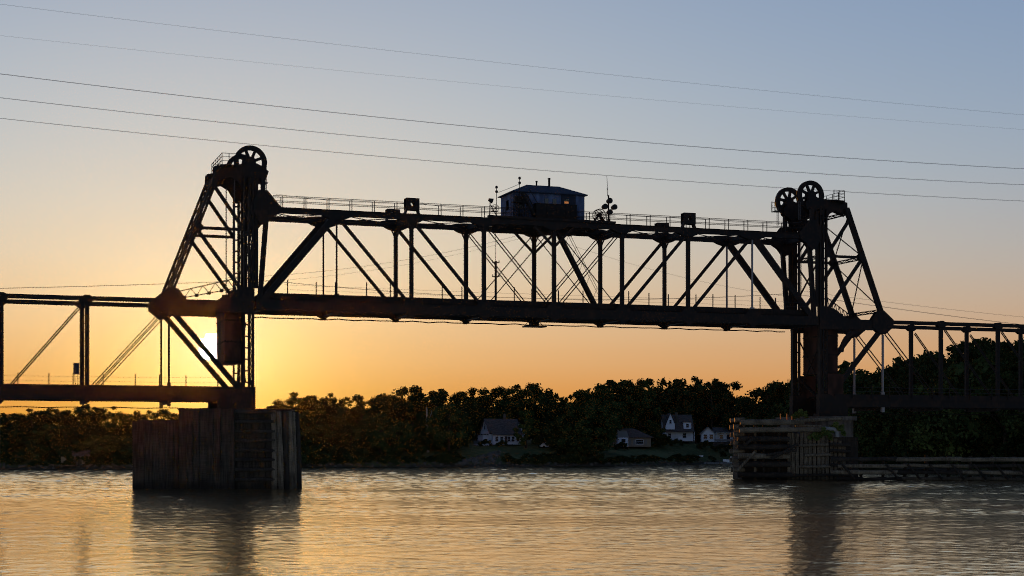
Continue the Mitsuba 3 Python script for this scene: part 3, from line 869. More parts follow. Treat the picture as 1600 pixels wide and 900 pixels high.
    for k, t in enumerate(np.arange(47.0, 84, 3.5)):
        t += .35 * math.sin(k * 1.9 + sg)
        bb().beam(s3(t, -.6, 12.0), s3(t, -.6, 14.0 + .1 * math.sin(k * 3.1)), .10, .12).build('deck_rail_post', STEEL, ap)
    for z in (13.1, 13.7):
        bb().tube(catenary(s3(46.5, -.6, z), s3(86, -.6, z), .1, 24), .014, 4).build('deck_rail_wire', WIRE, ap)
    for j in (0.0, W) if sg > 0 else ():      # curved portal brackets beside the right counterweight
        b = bb()
        for a0, a1 in zip(np.linspace(0, 1, 8)[:-1], np.linspace(0, 1, 8)[1:]):
            f = lambda a: s3(45.75 + 4.2 * (1 - math.cos(a * 1.5)), j, 18.9 + 3.5 * math.sin(a * 1.5))
            b.beam(f(a0), f(a1), .3, .62 if sg > 0 else .05)
        b.build('portal_bracket', STEEL, ap)
    # pier
    pr = thing('bridge_pier', f'stained concrete pier carrying the {side} lift tower', 'bridge pier')
    b = bb()
    b.box(s3(40.6, -1.6, -3), s3(46.8, W + 1.6, 8.7))
    b.build('shaft', CONCRETE, pr)
    bb().box(s3(40.2, -2.0, 8.7), s3(47.2, W + 2.0, 9.3)).build('cap', CONCRETE, pr)

cab = thing('electrical_cabinet', 'small grey electrical cabinet on legs beside the post of the left approach span', 'cabinet')
bb().box((-64.75, -.75, 13.9), (-64.05, -.45, 15.3)).build('case', DARKROOF, cab)
bb().beam((-64.5, -.6, 12.4), (-64.6, -.6, 13.9), .06, .06).beam((-64.2, -.6, 12.4), (-64.2, -.6, 13.9), .06, .06).build('leg', STEEL, cab)

# cables along the bridge
for a, c, sag, r, lab in (((-118, 9, 23.6), (-43.6, 9, 27.2), .5, .035, 'signal cable sagging in from the left to the left lift tower'),
                          ((-43.6, 9, 27.9), (43.4, 9, 28.4), 1.9, .035, 'signal cable sagging across the span from tower to tower behind the truss'),
                          ((43.4, 9, 28.2), (120, 9, 22.6), .6, .035, 'signal cable falling from the right lift tower out of frame on the right'),
                          ((43.4, 9, 28.8), (120, 9, 24.4), .6, .02, 'fainter upper cable falling from the right lift tower to the right'),
                          ((-44, 8.6, 27.6), (-1.5, 8.6, 35.4), 1.2, .02, 'thin droop cable rising from the left tower to the middle of the span'),
                          ((-44, 8.6, 26.9), (-1.5, 8.6, 34.9), 1.3, .015, 'second thinner droop cable rising from the left tower just below the first'),
                          ((1.5, 8.6, 35.4), (44, 8.6, 27.6), 1.2, .015, 'thin droop cable falling from the middle of the span to the right tower'),
                          ((-39, -.2, 37.9), (TN[2] - .9, -.2, 37.6), .35, .02, 'operating rope from the left tower to the near deflector housing at left'),
                          ((TN[2] + .9, -.2, 37.7), (-8, -.2, 37.5), .3, .02, 'operating rope from the left deflector housing to the machinery house'),
                          ((8.2, -.2, 37.6), (TN[6] - .9, -.2, 37.7), .2, .02, 'operating rope from the machinery house to the right deflector housing'),
                          ((TN[6] + .9, -.2, 37.7), (39, -.2, 37.9), .45, .02, 'operating rope from the right deflector housing to the right tower')):
    single(thing('cable', lab, 'cable'), bb().tube(catenary(a, c, sag), r, 5).mesh(), WIRE)
for (a, c, sag, r, lab) in (((-140, 300, 93.2), (172, 420, 88.5), 1.9, .022, 'topmost of the five power lines across the sky'),
                            ((-140, 300, 86.6), (172, 420, 85.3), 1.9, .016, 'second power line from the top, the faintest of the five'),
                            ((-140, 300, 80.3), (172, 420, 75.9), 3.8, .055, 'middle one of the five power lines across the sky'),
                            ((-140, 300, 75.5), (172, 420, 72.0), 3.8, .050, 'fourth power line from the top, second lowest of the five'),
                            ((-140, 300, 71.3), (172, 420, 67.7), 3.4, .047, 'lowest of the five power lines, passing behind the tower tops')):
    single(thing('power_line', lab, 'power line'), MB().tube(catenary(a, c, sag, 60), r, 5).mesh(), WIRE)

# ------------------------------------------------------------------ left pier protection: two plank-clad cells
pf = thing('pier_fender', 'tall dark plank clad fender in front of the left bridge pier', 'pier fender')
FR = np.random.default_rng(5)


def plank(x0, x1, y0, y1, z0, z1, lean=0.0):
    m = trimesh.creation.box(extents=[x1 - x0, y1 - y0, z1 - z0])
    m.vertices[m.vertices[:, 2] > 0, 0] += lean
    m.apply_translation([(x0 + x1) / 2, (y0 + y1) / 2, (z0 + z1) / 2])
    return m


MB().box((-37.6, 182.6, -2), (-28.2, 202, 8.9)).prism([(-26.9, 184), (-25.3, 185), (-25.8, 190), (-28, 202), (-26.95, 202.1)], -2, 8.5, 'xy').build('core', TIMBER, pf)
x = -37.85
while x < -31.7:
    w = FR.uniform(.72, .92)
    dy = FR.uniform(0, .10)
    MB().add(plank(x + .02, min(x + w, -31.5) - .02, 182.1 + dy, 182.58, -1.5, 9.12 + FR.uniform(-.10, .06), FR.uniform(-.02, .02))).build('plank', TIMBER, pf)
    x += w
for x in np.arange(-31.3, -27.2, .82):
    MB().add(plank(x + .02, x + .78, 182.42, 182.58, -1.5, 9.0 + FR.uniform(-.1, .05))).build('plank', TIMBER, pf)
for k, z in enumerate((8.75, 7.65, 6.55, 5.5, 4.4, 3.35, 2.2, 1.1)):
    a = FR.uniform(-.04, .04)
    MB().tube([(-31.45, 182.12, z), (-29, 182.10, z + a), (-26.9, 182.15, z + a * 1.6)], .20, 8).build('waler', TIMBER, pf)
k = 0
for ang in np.linspace(-1.50, 0.75, 10):            # the round corner of driven piles
    px_, py_ = -27.1 + 2.45 * math.cos(ang), 184.75 + 2.45 * math.sin(ang)
    top = 8.95 - .30 * (k / 9) + FR.uniform(-.12, .08)
    b = MB()
    b.tube([(px_ + FR.uniform(-.15, .15), py_, -2), (px_ + FR.uniform(-.05, .05), py_, 4), (px_ - FR.uniform(0, .22), py_, top)], [.36, .33, .29], 10)
    b.build('pile', GREYWOOD if k in (0, 1, 3, 4) else TIMBER, pf, smooth=40)  # paler timber on some piles stands in for skylight falling on them
    k += 1
for ang in np.linspace(1.0, 1.57, 3):
    MB().tube([(-27.1 + 2.45 * math.cos(ang), 184.75 + 2.45 * math.sin(ang) + (8 if ang > 1.5 else 2), -2)] + [(-27.1 + 2.45 * math.cos(ang), 184.75 + 2.45 * math.sin(ang) + (8 if ang > 1.5 else 2), 8.6)], .34, 10).build('pile', TIMBER, pf)
MB().tube([(-26.6, 181.95, 5.9), (-26.6, 181.95, 6.4)], .05, 5).tube([(-24.72, 183.6, 6.9), (-26.2, 182.2, 6.95)], .06, 6).build('chain', WIRE, pf)
MB().prism([(-38.0, 182.3), (-27.0, 182.3), (-25.4, 184), (-25.6, 189), (-28.0, 202), (-38.0, 202)], 8.92, 9.12, 'xy').build('deck', TIMBER, pf)
pc = thing('pier_fender', 'lower dark fender cell with a rounded corner left of the tall plank fender', 'pier fender')
MB().prism([(-42.9, 183.6), (-38.2, 183.2), (-38.2, 202), (-43.4, 202), (-43.4, 184.2)], -2, 7.7, 'xy').build('core', TIMBER, pc)
x = -43.4
while x < -38.2:
    w = FR.uniform(.7, .9)
    cut = .35 if x < -43.0 else 0
    MB().add(plank(x + .02 + cut * .3, min(x + w, -38.0) - .02, 182.75 + cut + FR.uniform(0, .08), 183.15 + cut, -1.5, 7.86 - cut * .6 + FR.uniform(-.05, .03))).build('plank', TIMBER, pc)
    x += w
for y in np.arange(184.2, 201, 1.6):
    MB().box((-43.6, y, -1.5), (-43.42, y + 1.55, 7.75)).build('plank', TIMBER, pc)

# ------------------------------------------------------------------ right pier protection: broken timber crib and guide wall
cb = thing('timber_crib', 'broken crib of weathered logs in front of the right bridge pier', 'pier fender')
CR = np.random.default_rng(9)
YF = 233.0


def log(p0, p1, r, bow=.0, sides=9):
    p0, p1 = np.array(p0, float), np.array(p1, float)
    s = np.linspace(0, 1, 7)[:, None]
    p = p0 + (p1 - p0) * s
    p[:, 2:] += bow * np.sin(s * math.pi) + CR.uniform(-.03, .03, (7, 1))
    return MB().tube(p, r * (1 + .08 * CR.standard_normal(7)), sides)


for z, x1 in ((8.35, 42.4), (7.25, 44.9), (6.0, 40.3), (4.75, 40.4), (3.5, 40.3), (2.2, 40.4), (.75, 40.7)):
    b = log((32.9 + CR.uniform(-.2, .3), YF, z + CR.uniform(-.06, .06)), (x1, YF + .1, z + CR.uniform(-.12, .12)), .40)
    b.build('log', GREYWOOD if z in (8.35, 7.25, 3.5) else TIMBER, cb, smooth=40)
for z in (8.7, 7.7, 6.55, 5.35, 4.1, 2.85, 1.4):        # header logs, butts to the left
    for yb in (YF + .9, YF + 4.6):
        log((32.3 + CR.uniform(-.15, .2), yb, z), (33.9, yb, z + .05), .34, sides=10).build('header_log', GREYWOOD, cb, smooth=40)
for z in (7.7, 5.4, 3.0):
    log((33.3, YF + .5, z), (33.3, YF + 9, z), .34).build('side_log', TIMBER, cb, smooth=40)
for x in (35.45, 36.65, 38.9):
    log((x, YF + .75, -2), (x, YF + .75, 8.5), .22).build('post', GREYWOOD if x < 36 else TIMBER, cb, smooth=40)
log((32.6, YF - .55, 1.3), (35.2, YF - .5, 4.1), .20).build('loose_log', GREYWOOD, cb, smooth=40)
log((37.6, YF - .6, 3.1), (41.4, YF - .5, 5.15), .24).build('loose_log', TIMBER, cb, smooth=40)
log((36.9, YF - .5, 3.6), (41.2, YF - .62, 4.3), .22).build('loose_log', TIMBER, cb, smooth=40)
log((33.6, YF - .5, 4.9), (35.6, YF - .5, 6.1), .2, .25).build('loose_log', TIMBER, cb, smooth=40)
log((41.0, YF - .1, 8.55), (48.0, YF + .2, 8.95), .28).build('log', GREYWOOD, cb, smooth=40)
MB().box((33.6, YF + 1.6, -2), (41.0, YF + 11, 7.6)).build('fill', TIMBER, cb)
for x in np.arange(40.1, 48.2, .62):                      # weathered sheathing planks of the middle bay
    top = 7.0 + CR.uniform(-.7, .4) - max(0, x - 45.5) * .7
    MB().add(plank(x + .03, x + .50, YF + .62 + CR.uniform(0, .12), YF + .84, -1.5, top, CR.uniform(-.06, .06))).build('plank', GREYWOOD, cb)
for z, x0, x1 in ((7.9, 41.2, 45.0), (5.0, 41.8, 46.0), (3.55, 42.6, 46.3), (1.9, 41.8, 46.4), (.6, 40.8, 50.0)):
    log((x0, YF + .35, z), (x1, YF + .35, z + CR.uniform(-.15, .15)), .2).build('log', GREYWOOD if z > 1 else TIMBER, cb, smooth=40)
MB().box((40.6, YF + 1.0, -2), (50.5, YF + 3.2, 6.2)).build('fill', TIMBER, cb)
for z in (2.2, 3.2, 4.3, 5.2):
    log((46.2, YF + .1, z), (49.2, YF + .3, z - .2), .24).build('log', TIMBER, cb, smooth=40)
b = MB()
b.tube([(44.9, YF + .55, 7.45), (46.9, YF + .6, 7.4), (47.35, YF + .65, 7.0), (47.4, YF + .65, 6.2)], .30, 10)
b.build('pale_pipe', PALE, cb, label='pale pipe lying over the top of the crib')
for x, z, h, lab in ((39.1, 8.75, .85, 'short orange marker post on the timber crib, the leftmost of three'), (40.0, 9.05, .55, 'short orange marker post on the timber crib, the middle of three'), (40.75, 8.9, .35, 'lowest reddish marker post on the timber crib, rightmost of three')):
    single(thing('marker_post', lab, 'marker post'), MB().tube([(x, YF + .6, z - .4), (x, YF + .6, z + h)], .085, 8).mesh(), ORANGE)

gw = thing('guide_wall', 'low guide wall of dark logs and posts running right along the water', 'guide wall')
GX = np.linspace(44.5, 118, 34)


def gy_(x):
    return 227.4 - (x - 44.5) * .05


for z, r, a in ((3.05, .30, 45.2), (2.1, .26, 46.2), (1.15, .30, 45.3), (.25, .26, 46.0)):
    for q in range(8):
        x0, x1 = a + q * 9.1, a + q * 9.1 + 9.25
        log((x0, gy_(x0) - .05, z + CR.uniform(-.07, .07)), (x1, gy_(x1) - .05, z + CR.uniform(-.07, .07)), r).build('log', GREYWOOD if (q + int(z * 2)) % 3 else TIMBER, gw, smooth=40)
for k, x in enumerate(np.arange(46.5, 118, 3.05)):
    MB().tube([(x, gy_(x) + .55, -2.5), (x + CR.uniform(-.08, .08), gy_(x) + .5, 3.45 + CR.uniform(-.12, .15))], .24, 9).build('post', TIMBER, gw, smooth=40)
    if k % 2 == 0 or x > 55:
        log((x + .2, gy_(x) - .45, 2.3), (x + 2.0, gy_(x) - .5, .2), .17).build('brace', TIMBER, gw, smooth=40)

# ------------------------------------------------------------------ houses on the far bank
def house_frame(x, y, z, deg):
    a = math.radians(deg)
    return np.array([[math.cos(a), -math.sin(a), 0, x], [math.sin(a), math.cos(a), 0, y], [0, 0, 1, z], [0, 0, 0, 1.0]])


def walls(k, fr, x0, x1, y0, y1, z0, z1, m, gable=None, ridge=0):
    """four walls as one solid with a gabled or flat top; gable: 'x' = ridge along x"""
    if gable == 'x':
        pts = [(y0, z0), (y1, z0), (y1, z1), ((y0 + y1) / 2, ridge), (y0, z1)]
        e = trimesh.creation.extrude_polygon(Polygon(pts), x1 - x0, engine='earcut')
        v = np.array(e.vertices)
        e = trimesh.Trimesh(np.stack([x0 + v[:, 2], v[:, 0], v[:, 1]], 1), e.faces, process=False)
        return MB(fr).add(e).build('wall', m, k)
    if gable == 'y':
        pts = [(x0, z0), (x1, z0), (x1, z1), ((x0 + x1) / 2, ridge), (x0, z1)]
        return MB(fr).prism(pts, y0, y1).build('wall', m, k)
    return MB(fr).box((x0, y0, z0), (x1, y1, z1)).build('wall', m, k)


def gable_roof(k, fr, x0, x1, y0, y1, ze, zr, m, along='x', o=.35, th=.16, front=None, back=None):
    b = MB(fr)
    if along == 'x':
        ym = (y0 + y1) / 2
        sl = (zr - ze) / (ym - y0)
        for s, ye in ((1, y0 - o), (-1, y1 + o)):
            ze2 = ze - sl * o
            p = np.array([(x0 - o, ye, ze2), (x1 + o, ye, ze2), (x1 + o, ym, zr), (x0 - o, ym, zr)])
            v = np.vstack([p + [0, 0, .03], p + [0, 0, .03 + th]])
            f = [[0, 1, 2], [0, 2, 3], [4, 6, 5], [4, 7, 6]] + sum([[[i, 4 + i, 4 + (i + 1) % 4], [i, 4 + (i + 1) % 4, (i + 1) % 4]] for i in range(4)], [])
            b.add(trimesh.Trimesh(v, f, process=False))
    else:
        xm = (x0 + x1) / 2
        sl = (zr - ze) / (xm - x0)
        for xe in (x0 - o, x1 + o):
            ze2 = ze - sl * o
            p = np.array([(xe, y0 - o, ze2), (xe, y1 + o, ze2), (xm, y1 + o, zr), (xm, y0 - o, zr)])
            v = np.vstack([p + [0, 0, .03], p + [0, 0, .03 + th]])
            f = [[0, 1, 2], [0, 2, 3], [4, 6, 5], [4, 7, 6]] + sum([[[i, 4 + i, 4 + (i + 1) % 4], [i, 4 + (i + 1) % 4, (i + 1) % 4]] for i in range(4)], [])
            b.add(trimesh.Trimesh(v, f, process=False))
    return b.build('roof', m, k)


def window(k, fr, x0, x1, z0, z1, y, frame=SIDING, t=.12, axis='y', sgn=-1):
    """framed window; axis 'y': in a wall facing -y at y; axis 'x': in a wall facing sgn x at y"""
    b, g = MB(fr), MB(fr)
    q = (lambda a, c, z: (a, c, z)) if axis == 'y' else (lambda a, c, z: (c, a, z))
    s = -1 if axis == 'y' else sgn
    b.box(q(x0 - t, y + s * .005, z0 - t), q(x1 + t, y + s * .09, z0)).box(q(x0 - t, y + s * .005, z1), q(x1 + t, y + s * .09, z1 + t))
    b.box(q(x0 - t, y + s * .005, z0), q(x0, y + s * .09, z1)).box(q(x1, y + s * .005, z0), q(x1 + t, y + s * .09, z1))
    b.box(q(x0, y + s * .03, (z0 + z1) / 2 - .03), q(x1, y + s * .07, (z0 + z1) / 2 + .03))
    w = b.build('window', frame, k)
    g.box(q(x0, y + s * .006, z0), q(x1, y + s * .025, z1)).build('pane', GLASS, w)


def gz_(x, y):
    return H(x, y)


# white farmhouse
Y1 = 418.0
hx, hz = -2.6, H(-2.6, 418) + .15
h1 = thing('farmhouse', 'white farmhouse with dark gabled roof on the lawn below mid-span', 'house')
fr = house_frame(hx, Y1, hz, 24)
walls(h1, fr, -4.6, 4.2, -2.6, 3.6, 0, 3.1, SIDING, 'x', 6.5)
gable_roof(h1, fr, -4.6, 4.2, -2.6, 3.6, 3.1, 6.5, SHINGLE, 'x')
MB(fr).box((-4.2, -3.9, 0), (3.6, -2.62, 2.35)).build('front_room', SIDING, h1)
b = MB(fr)
b.add(trimesh.Trimesh(np.array([(-4.5, -4.3, 2.35), (4.0, -4.3, 2.35), (4.0, -2.4, 3.75), (-4.5, -2.4, 3.75), (-4.5, -4.3, 2.5), (4.0, -4.3, 2.5), (4.0, -2.4, 3.9), (-4.5, -2.4, 3.9)]),
                      [[0, 1, 2], [0, 2, 3], [4, 6, 5], [4, 7, 6], [0, 4, 5], [0, 5, 1], [1, 5, 6], [1, 6, 2], [2, 6, 7], [2, 7, 3], [3, 7, 4], [3, 4, 0]], process=False))
b.build('porch_roof', SHINGLE, h1)
for x in (-3.6, -2.2, -.2, 1.0, 2.4):
    window(h1, fr, x, x + .8, .8, 2.0, -3.9)
window(h1, fr, .2, 1.0, 3.9, 5.3, -4.6, axis='x')
window(h1, fr, -1.6, -.6, .8, 2.1, -4.6, axis='x')
MB(fr).box((-1.0, -4.0, 0), (-.35, -3.905, 2.1)).build('door', DARKROOF, h1)
walls(h1, fr, 2.6, 6.0, -1.2, 3.8, 0, 2.7, SIDING, 'y', 5.6)
gable_roof(h1, fr, 2.6, 6.0, -1.2, 3.8, 2.7, 5.6, SHINGLE, 'y')
window(h1, fr, 4.1, 4.8, .8, 2.0, -1.2)
MB(fr).box((.8, .6, 6.0), (1.4, 1.2, 8.0)).build('chimney', STONE, h1)
b = MB(fr)
b.box((-7.8, -3.6, -.2), (-4.65, .4, .15))
b.build('porch_deck', SIDING, h1)
b = MB(fr)
b.box((-7.8, -3.65, .16), (-4.8, -3.58, 1.0)).box((-7.85, -3.57, .16), (-7.78, .4, 1.0))
for x in (-7.7, -6.3, -4.9):
    b.box((x - .06, -3.57, -1.2), (x + .06, -3.45, .14))
b.build('porch_railing', PALE, h1)
walls(h1, fr, -6.0, -4.62, -1.5, 2.0, 0.15, 2.5, SIDING)
MB(fr).box((-6.3, -1.9, 2.5), (-4.62, 2.3, 2.68)).build('side_porch_roof', SHINGLE, h1)

# tan ranch house
Y2 = 440.0
h2 = thing('ranch_house', 'low tan house with brown hipped roof and white shutters', 'house')
fr = house_frame(32.3, Y2, H(32.3, Y2) + .15, 10)
MB(fr).box((-4.2, -3.0, 0), (5.2, 4.0, 2.6)).build('wall', TAN, h2)
e = np.array([(-4.8, -3.6, 2.6), (5.8, -3.6, 2.6), (5.8, 4.6, 2.6), (-4.8, 4.6, 2.6), (-1.8, .5, 5.0), (1.4, .5, 5.0), (-4.8, -3.6, 2.48), (5.8, -3.6, 2.48), (5.8, 4.6, 2.48), (-4.8, 4.6, 2.48)])
MB(fr).add(trimesh.Trimesh(e, [[0, 1, 5], [0, 5, 4], [1, 2, 5], [2, 3, 4], [2, 4, 5], [3, 0, 4], [0, 6, 7], [0, 7, 1], [1, 7, 8], [1, 8, 2], [2, 8, 9], [2, 9, 3], [3, 9, 6], [3, 6, 0], [6, 8, 7], [6, 9, 8]], process=False)).build('roof', BROWNSH, h2)
walls(h2, fr, -4.4, -1.6, -4.6, -3.02, 0, 2.5, SIDING)
MB(fr).prism([(-4.5, 2.5), (-1.4, 2.5), (-2.0, 4.6), (-4.5, 4.75)], -4.55, -3.4).build('white_gable', PALE, h2)
MB(fr).box((-4.9, -4.9, 4.55), (-1.2, -3.0, 4.75)).build('gable_roof', BROWNSH, h2)
window(h2, fr, -3.5, -2.4, .3, 2.1, -4.6)
window(h2, fr, 1.0, 3.0, .8, 1.9, -3.0)
for x in (.2, 3.5, -.9):
    MB(fr).box((x, -3.09, .6), (x + .5, -3.005, 2.0)).build('shutter', PALE, h2)

# tall white cottage behind a tree
Y3 = 455.0
h3 = thing('cottage', 'tall white cottage with steep dark roof, chimney and dormer', 'house')
fr = house_frame(47.2, Y3, H(47.2, Y3) + .5, 8)
walls(h3, fr, -4.6, 3.6, -2.6, 3.4, 0, 3.1, SIDING, 'x', 7.3)
gable_roof(h3, fr, -4.6, 3.6, -2.6, 3.4, 3.1, 7.3, SHINGLE, 'x')
walls(h3, fr, -4.4, -1.8, -3.2, -.1, 3.3, 4.6, SIDING, 'y', 7.7)
gable_roof(h3, fr, -4.4, -1.8, -3.2, -.1, 4.6, 7.7, SHINGLE, 'y', o=.2)
walls(h3, fr, .9, 3.1, -2.5, -.4, 3.2, 5.3, SIDING)
MB(fr).box((.6, -2.8, 5.3), (3.4, -.2, 5.46)).build('dormer_roof', SHINGLE, h3)
window(h3, fr, 1.6, 2.4, 3.8, 4.9, -2.5)
window(h3, fr, -3.4, -2.8, 4.9, 5.9, -3.2)
window(h3, fr, .6, 1.6, .9, 2.2, -2.6)
window(h3, fr, -3.6, -2.8, .9, 2.1, -2.6)
MB(fr).box((-1.2, -1.4, 4.6), (-.5, -.8, 8.1)).build('chimney', STONE, h3)
MB(fr).box((-4.9, -4.0, 2.55), (4.0, -2.62, 2.72)).build('porch_roof', SHINGLE, h3)
for x in (-4.6, -1.5, 3.6):
    MB(fr).box((x - .08, -3.9, 0), (x + .08, -3.74, 2.54)).build('porch_post', SIDING, h3)

# white bungalow with porch
Y4 = 458.0
h4 = thing('bungalow', 'low white bungalow with front gable and long porch beside the timber crib', 'house')
fr = house_frame(58.0, Y4, H(58.0, Y4) + .9, -4)
walls(h4, fr, -4.0, -.4, -3.2, 3.0, 0, 2.5, SIDING, 'y', 4.1)
gable_roof(h4, fr, -4.0, -.4, -3.2, 3.0, 2.5, 4.1, SHINGLE, 'y', o=.45)
b = MB(fr)
for s in (-1, 1):
    b.beam((-2.2 + s * 2.3, -3.72, 2.1), (-2.2, -3.72, 4.2), .06, .22)
b.build('barge_board', PALE, h4)
walls(h4, fr, -.4, 7.2, -1.8, 3.0, 0, 2.6, SIDING)
gable_roof(h4, fr, -.4, 7.2, -1.8, 3.0, 2.9, 4.0, SHINGLE, 'x')
MB(fr).box((.0, -3.5, 2.62), (7.4, -1.7, 2.84)).build('porch_roof', PALE, h4)
for x in (.3, 2.6, 4.9, 7.1):
    MB(fr).box((x - .08, -3.4, 0), (x + .08, -3.24, 2.6)).build('porch_post', SIDING, h4)
MB(fr).box((-.4, -3.45, .1), (7.3, -3.36, .8)).build('porch_railing', PALE, h4)
for x in (-3.4, -1.75):
    window(h4, fr, x, x + 1.0, .9, 2.1, -3.2)
window(h4, fr, 1.2, 2.1, .9, 2.0, -1.8)
window(h4, fr, 5.2, 6.2, .9, 2.0, -1.8)
MB(fr).box((3.2, -1.9, 0), (4.1, -1.805, 2.1)).build('door', DARKROOF, h4)
MB(fr).box((3.6, .2, 3.5), (4.1, .7, 5.2)).build('chimney', STONE, h4)
MB(fr).box((-4.0, -3.1, -1.5), (7.2, 3.0, 0)).build('foundation', CONCRETE, h4)

# boathouse half hidden among the left trees
hb = thing('boathouse', 'grey boathouse half hidden in trees at the waterline on the far left', 'boathouse')
fr = house_frame(-95.5, 350.5, .5, 14)
walls(hb, fr, -2.9, 2.9, -2.4, 2.4, 0, 2.4, TAN, 'x', 3.9)
gable_roof(hb, fr, -2.9, 2.9, -2.4, 2.4, 2.4, 3.9, SHINGLE, 'x')
MB(fr).box((-1.8, -2.5, 0), (1.5, -2.405, 1.9)).build('door', GREYWOOD, hb)
MB(fr).box((-4.2, -4.4, .1), (3.4, -2.42, .3)).build('landing', GREYWOOD, hb)

# small things on the bank
car = thing('parked_car', 'small pale parked car between the farmhouse and the ranch house', 'car')
fr = house_frame(9.3, 412.5, H(9.3, 412.5), 12)
MB(fr).prism([(-2.1, .35), (2.1, .35), (2.15, .85), (1.2, .95), (.6, 1.42), (-1.1, 1.42), (-1.7, .98), (-2.15, .9)], -.8, .8).build('body', WHITEBOAT, car)
MB(fr).prism([(-1.45, .98), (1.0, .98), (.52, 1.36), (-1.0, 1.36)], -.82, .82).build('windows', GLASS, car)
for x in (-1.3, 1.3):
    for y in (-.7, .7):
        MB(fr).tube([(x, y - .12, .33), (x, y + .12, .33)], .33, 12).build('wheel', BLACKGL, car)


def boat_hull(L, w, h, n=14):
    s = np.linspace(0, 1, n)
    half = w / 2 * np.clip(np.sin(np.pi * np.clip(s * .62 + .36, 0, 1)) ** .8, .03, 1)
    half[-1] = .02
    v, f = [], []
    for i in range(n):
        x = -L / 2 + L * s[i]
        rise = h * (1 + .35 * s[i] ** 2)
        v += [(x, -half[i], rise), (x, -half[i] * .75, h * .3 + .3 * h * s[i] ** 3), (x, 0, .05 + .5 * h * s[i] ** 4), (x, half[i] * .75, h * .3 + .3 * h * s[i] ** 3), (x, half[i], rise)]
    for i in range(n - 1):
        for k in range(4):
            a = i * 5 + k
            f += [[a, a + 1, a + 6], [a, a + 6, a + 5]]
        a = i * 5
        f += [[a, a + 5, a + 9], [a, a + 9, a + 4]]
    f += [[0, 4, 1], [1, 4, 3], [1, 3, 2]]
    return trimesh.Trimesh(v, f, process=False)


bt = thing('motor_boat', 'white motor boat moored at the dock left of the timber crib', 'boat')
fr = house_frame(60.2, 438.0, .35, 165)
MB(fr).add(boat_hull(5.2, 2.0, .8)).build('hull', WHITEBOAT, bt)
MB(fr).box((-.9, -.75, .85), (.5, .75, 1.75)).build('cabin', WHITEBOAT, bt)
MB(fr).box((.51, -.6, 1.05), (.56, .6, 1.65)).build('windscreen', GLASS, bt)
dk = thing('dock', 'pale floating dock on the far shore left of the timber crib', 'dock')
MB().box((52.0, 433.0, .25), (63.0, 435.0, .5)).build('deck', PALE, dk)
for x in (52.6, 56, 59.4, 62.6):
    MB().tube([(x, 432.9, -1), (x, 432.9, 1.1)], .1, 6).build('post', GREYWOOD, dk)
kb = thing('rowing_boat', 'long pale rowing boat pulled up on the grass slope', 'boat')
fr = house_frame(49.5, 437.5, H(49.5, 437.5) + .05, 8)
MB(fr).add(boat_hull(5.4, 1.1, .55)).build('hull', WHITEBOAT, kb)
MB(fr).box((-1.2, -.42, .42), (-.9, .42, .47)).box((.6, -.38, .42), (.9, .38, .47)).build('thwart', GREYWOOD, kb)

# riprap stones below the farmhouse
RR = np.random.default_rng(3)
rp = thing('riprap', 'bank of pale broken stones below the farmhouse', 'rocks')
few = []
for k in range(150):
    x = RR.uniform(-13, -3)
    d = .4 + RR.uniform(0, 1) ** .8 * 10.5 * (x + 13.6) / 10
    y = np.interp(x, SHORE[:, 0], SHORE[:, 1]) + d
    r = RR.uniform(.18, .62)
    m = trimesh.creation.icosphere(1, r)
    m.vertices = m.vertices * RR.uniform(.6, 1.15, 3) + RR.uniform(-.12, .12, m.vertices.shape) * r
    m.apply_transform(trimesh.transformations.random_rotation_matrix(RR.uniform(0, 1, 3)))
    m.apply_translation((x, y, H(x, y) + .1))
    if r > .42 and len(few) < 60:
        few.append(m)
        MB().add(m).build('stone', STONE, rp)
    else:
        few.append(None)
        few[-1] = None
        globals().setdefault('small_stones', []).append(m)
k = MB().add(trimesh.util.concatenate(small_stones)).build('small_stones', STONE, rp)
labels[k] = {'kind': 'stuff'}
shore_st = []
for x in np.arange(-140, 66, .9):
    for _ in range(2):
        xx = x + RR.uniform(-.5, .5)
        y = np.interp(xx, SHORE[:, 0], SHORE[:, 1]) + RR.uniform(-.4, 1.6)
        m = trimesh.creation.icosphere(0, RR.uniform(.15, .5))
        m.vertices *= RR.uniform(.6, 1.2, 3)
        m.apply_translation((xx, y, max(H(xx, y), 0) + .05))
        shore_st.append(m)
single(thing('shore_stones', 'scattered stones along the far waterline', None, kind='stuff'), trimesh.util.concatenate(shore_st), STONE)

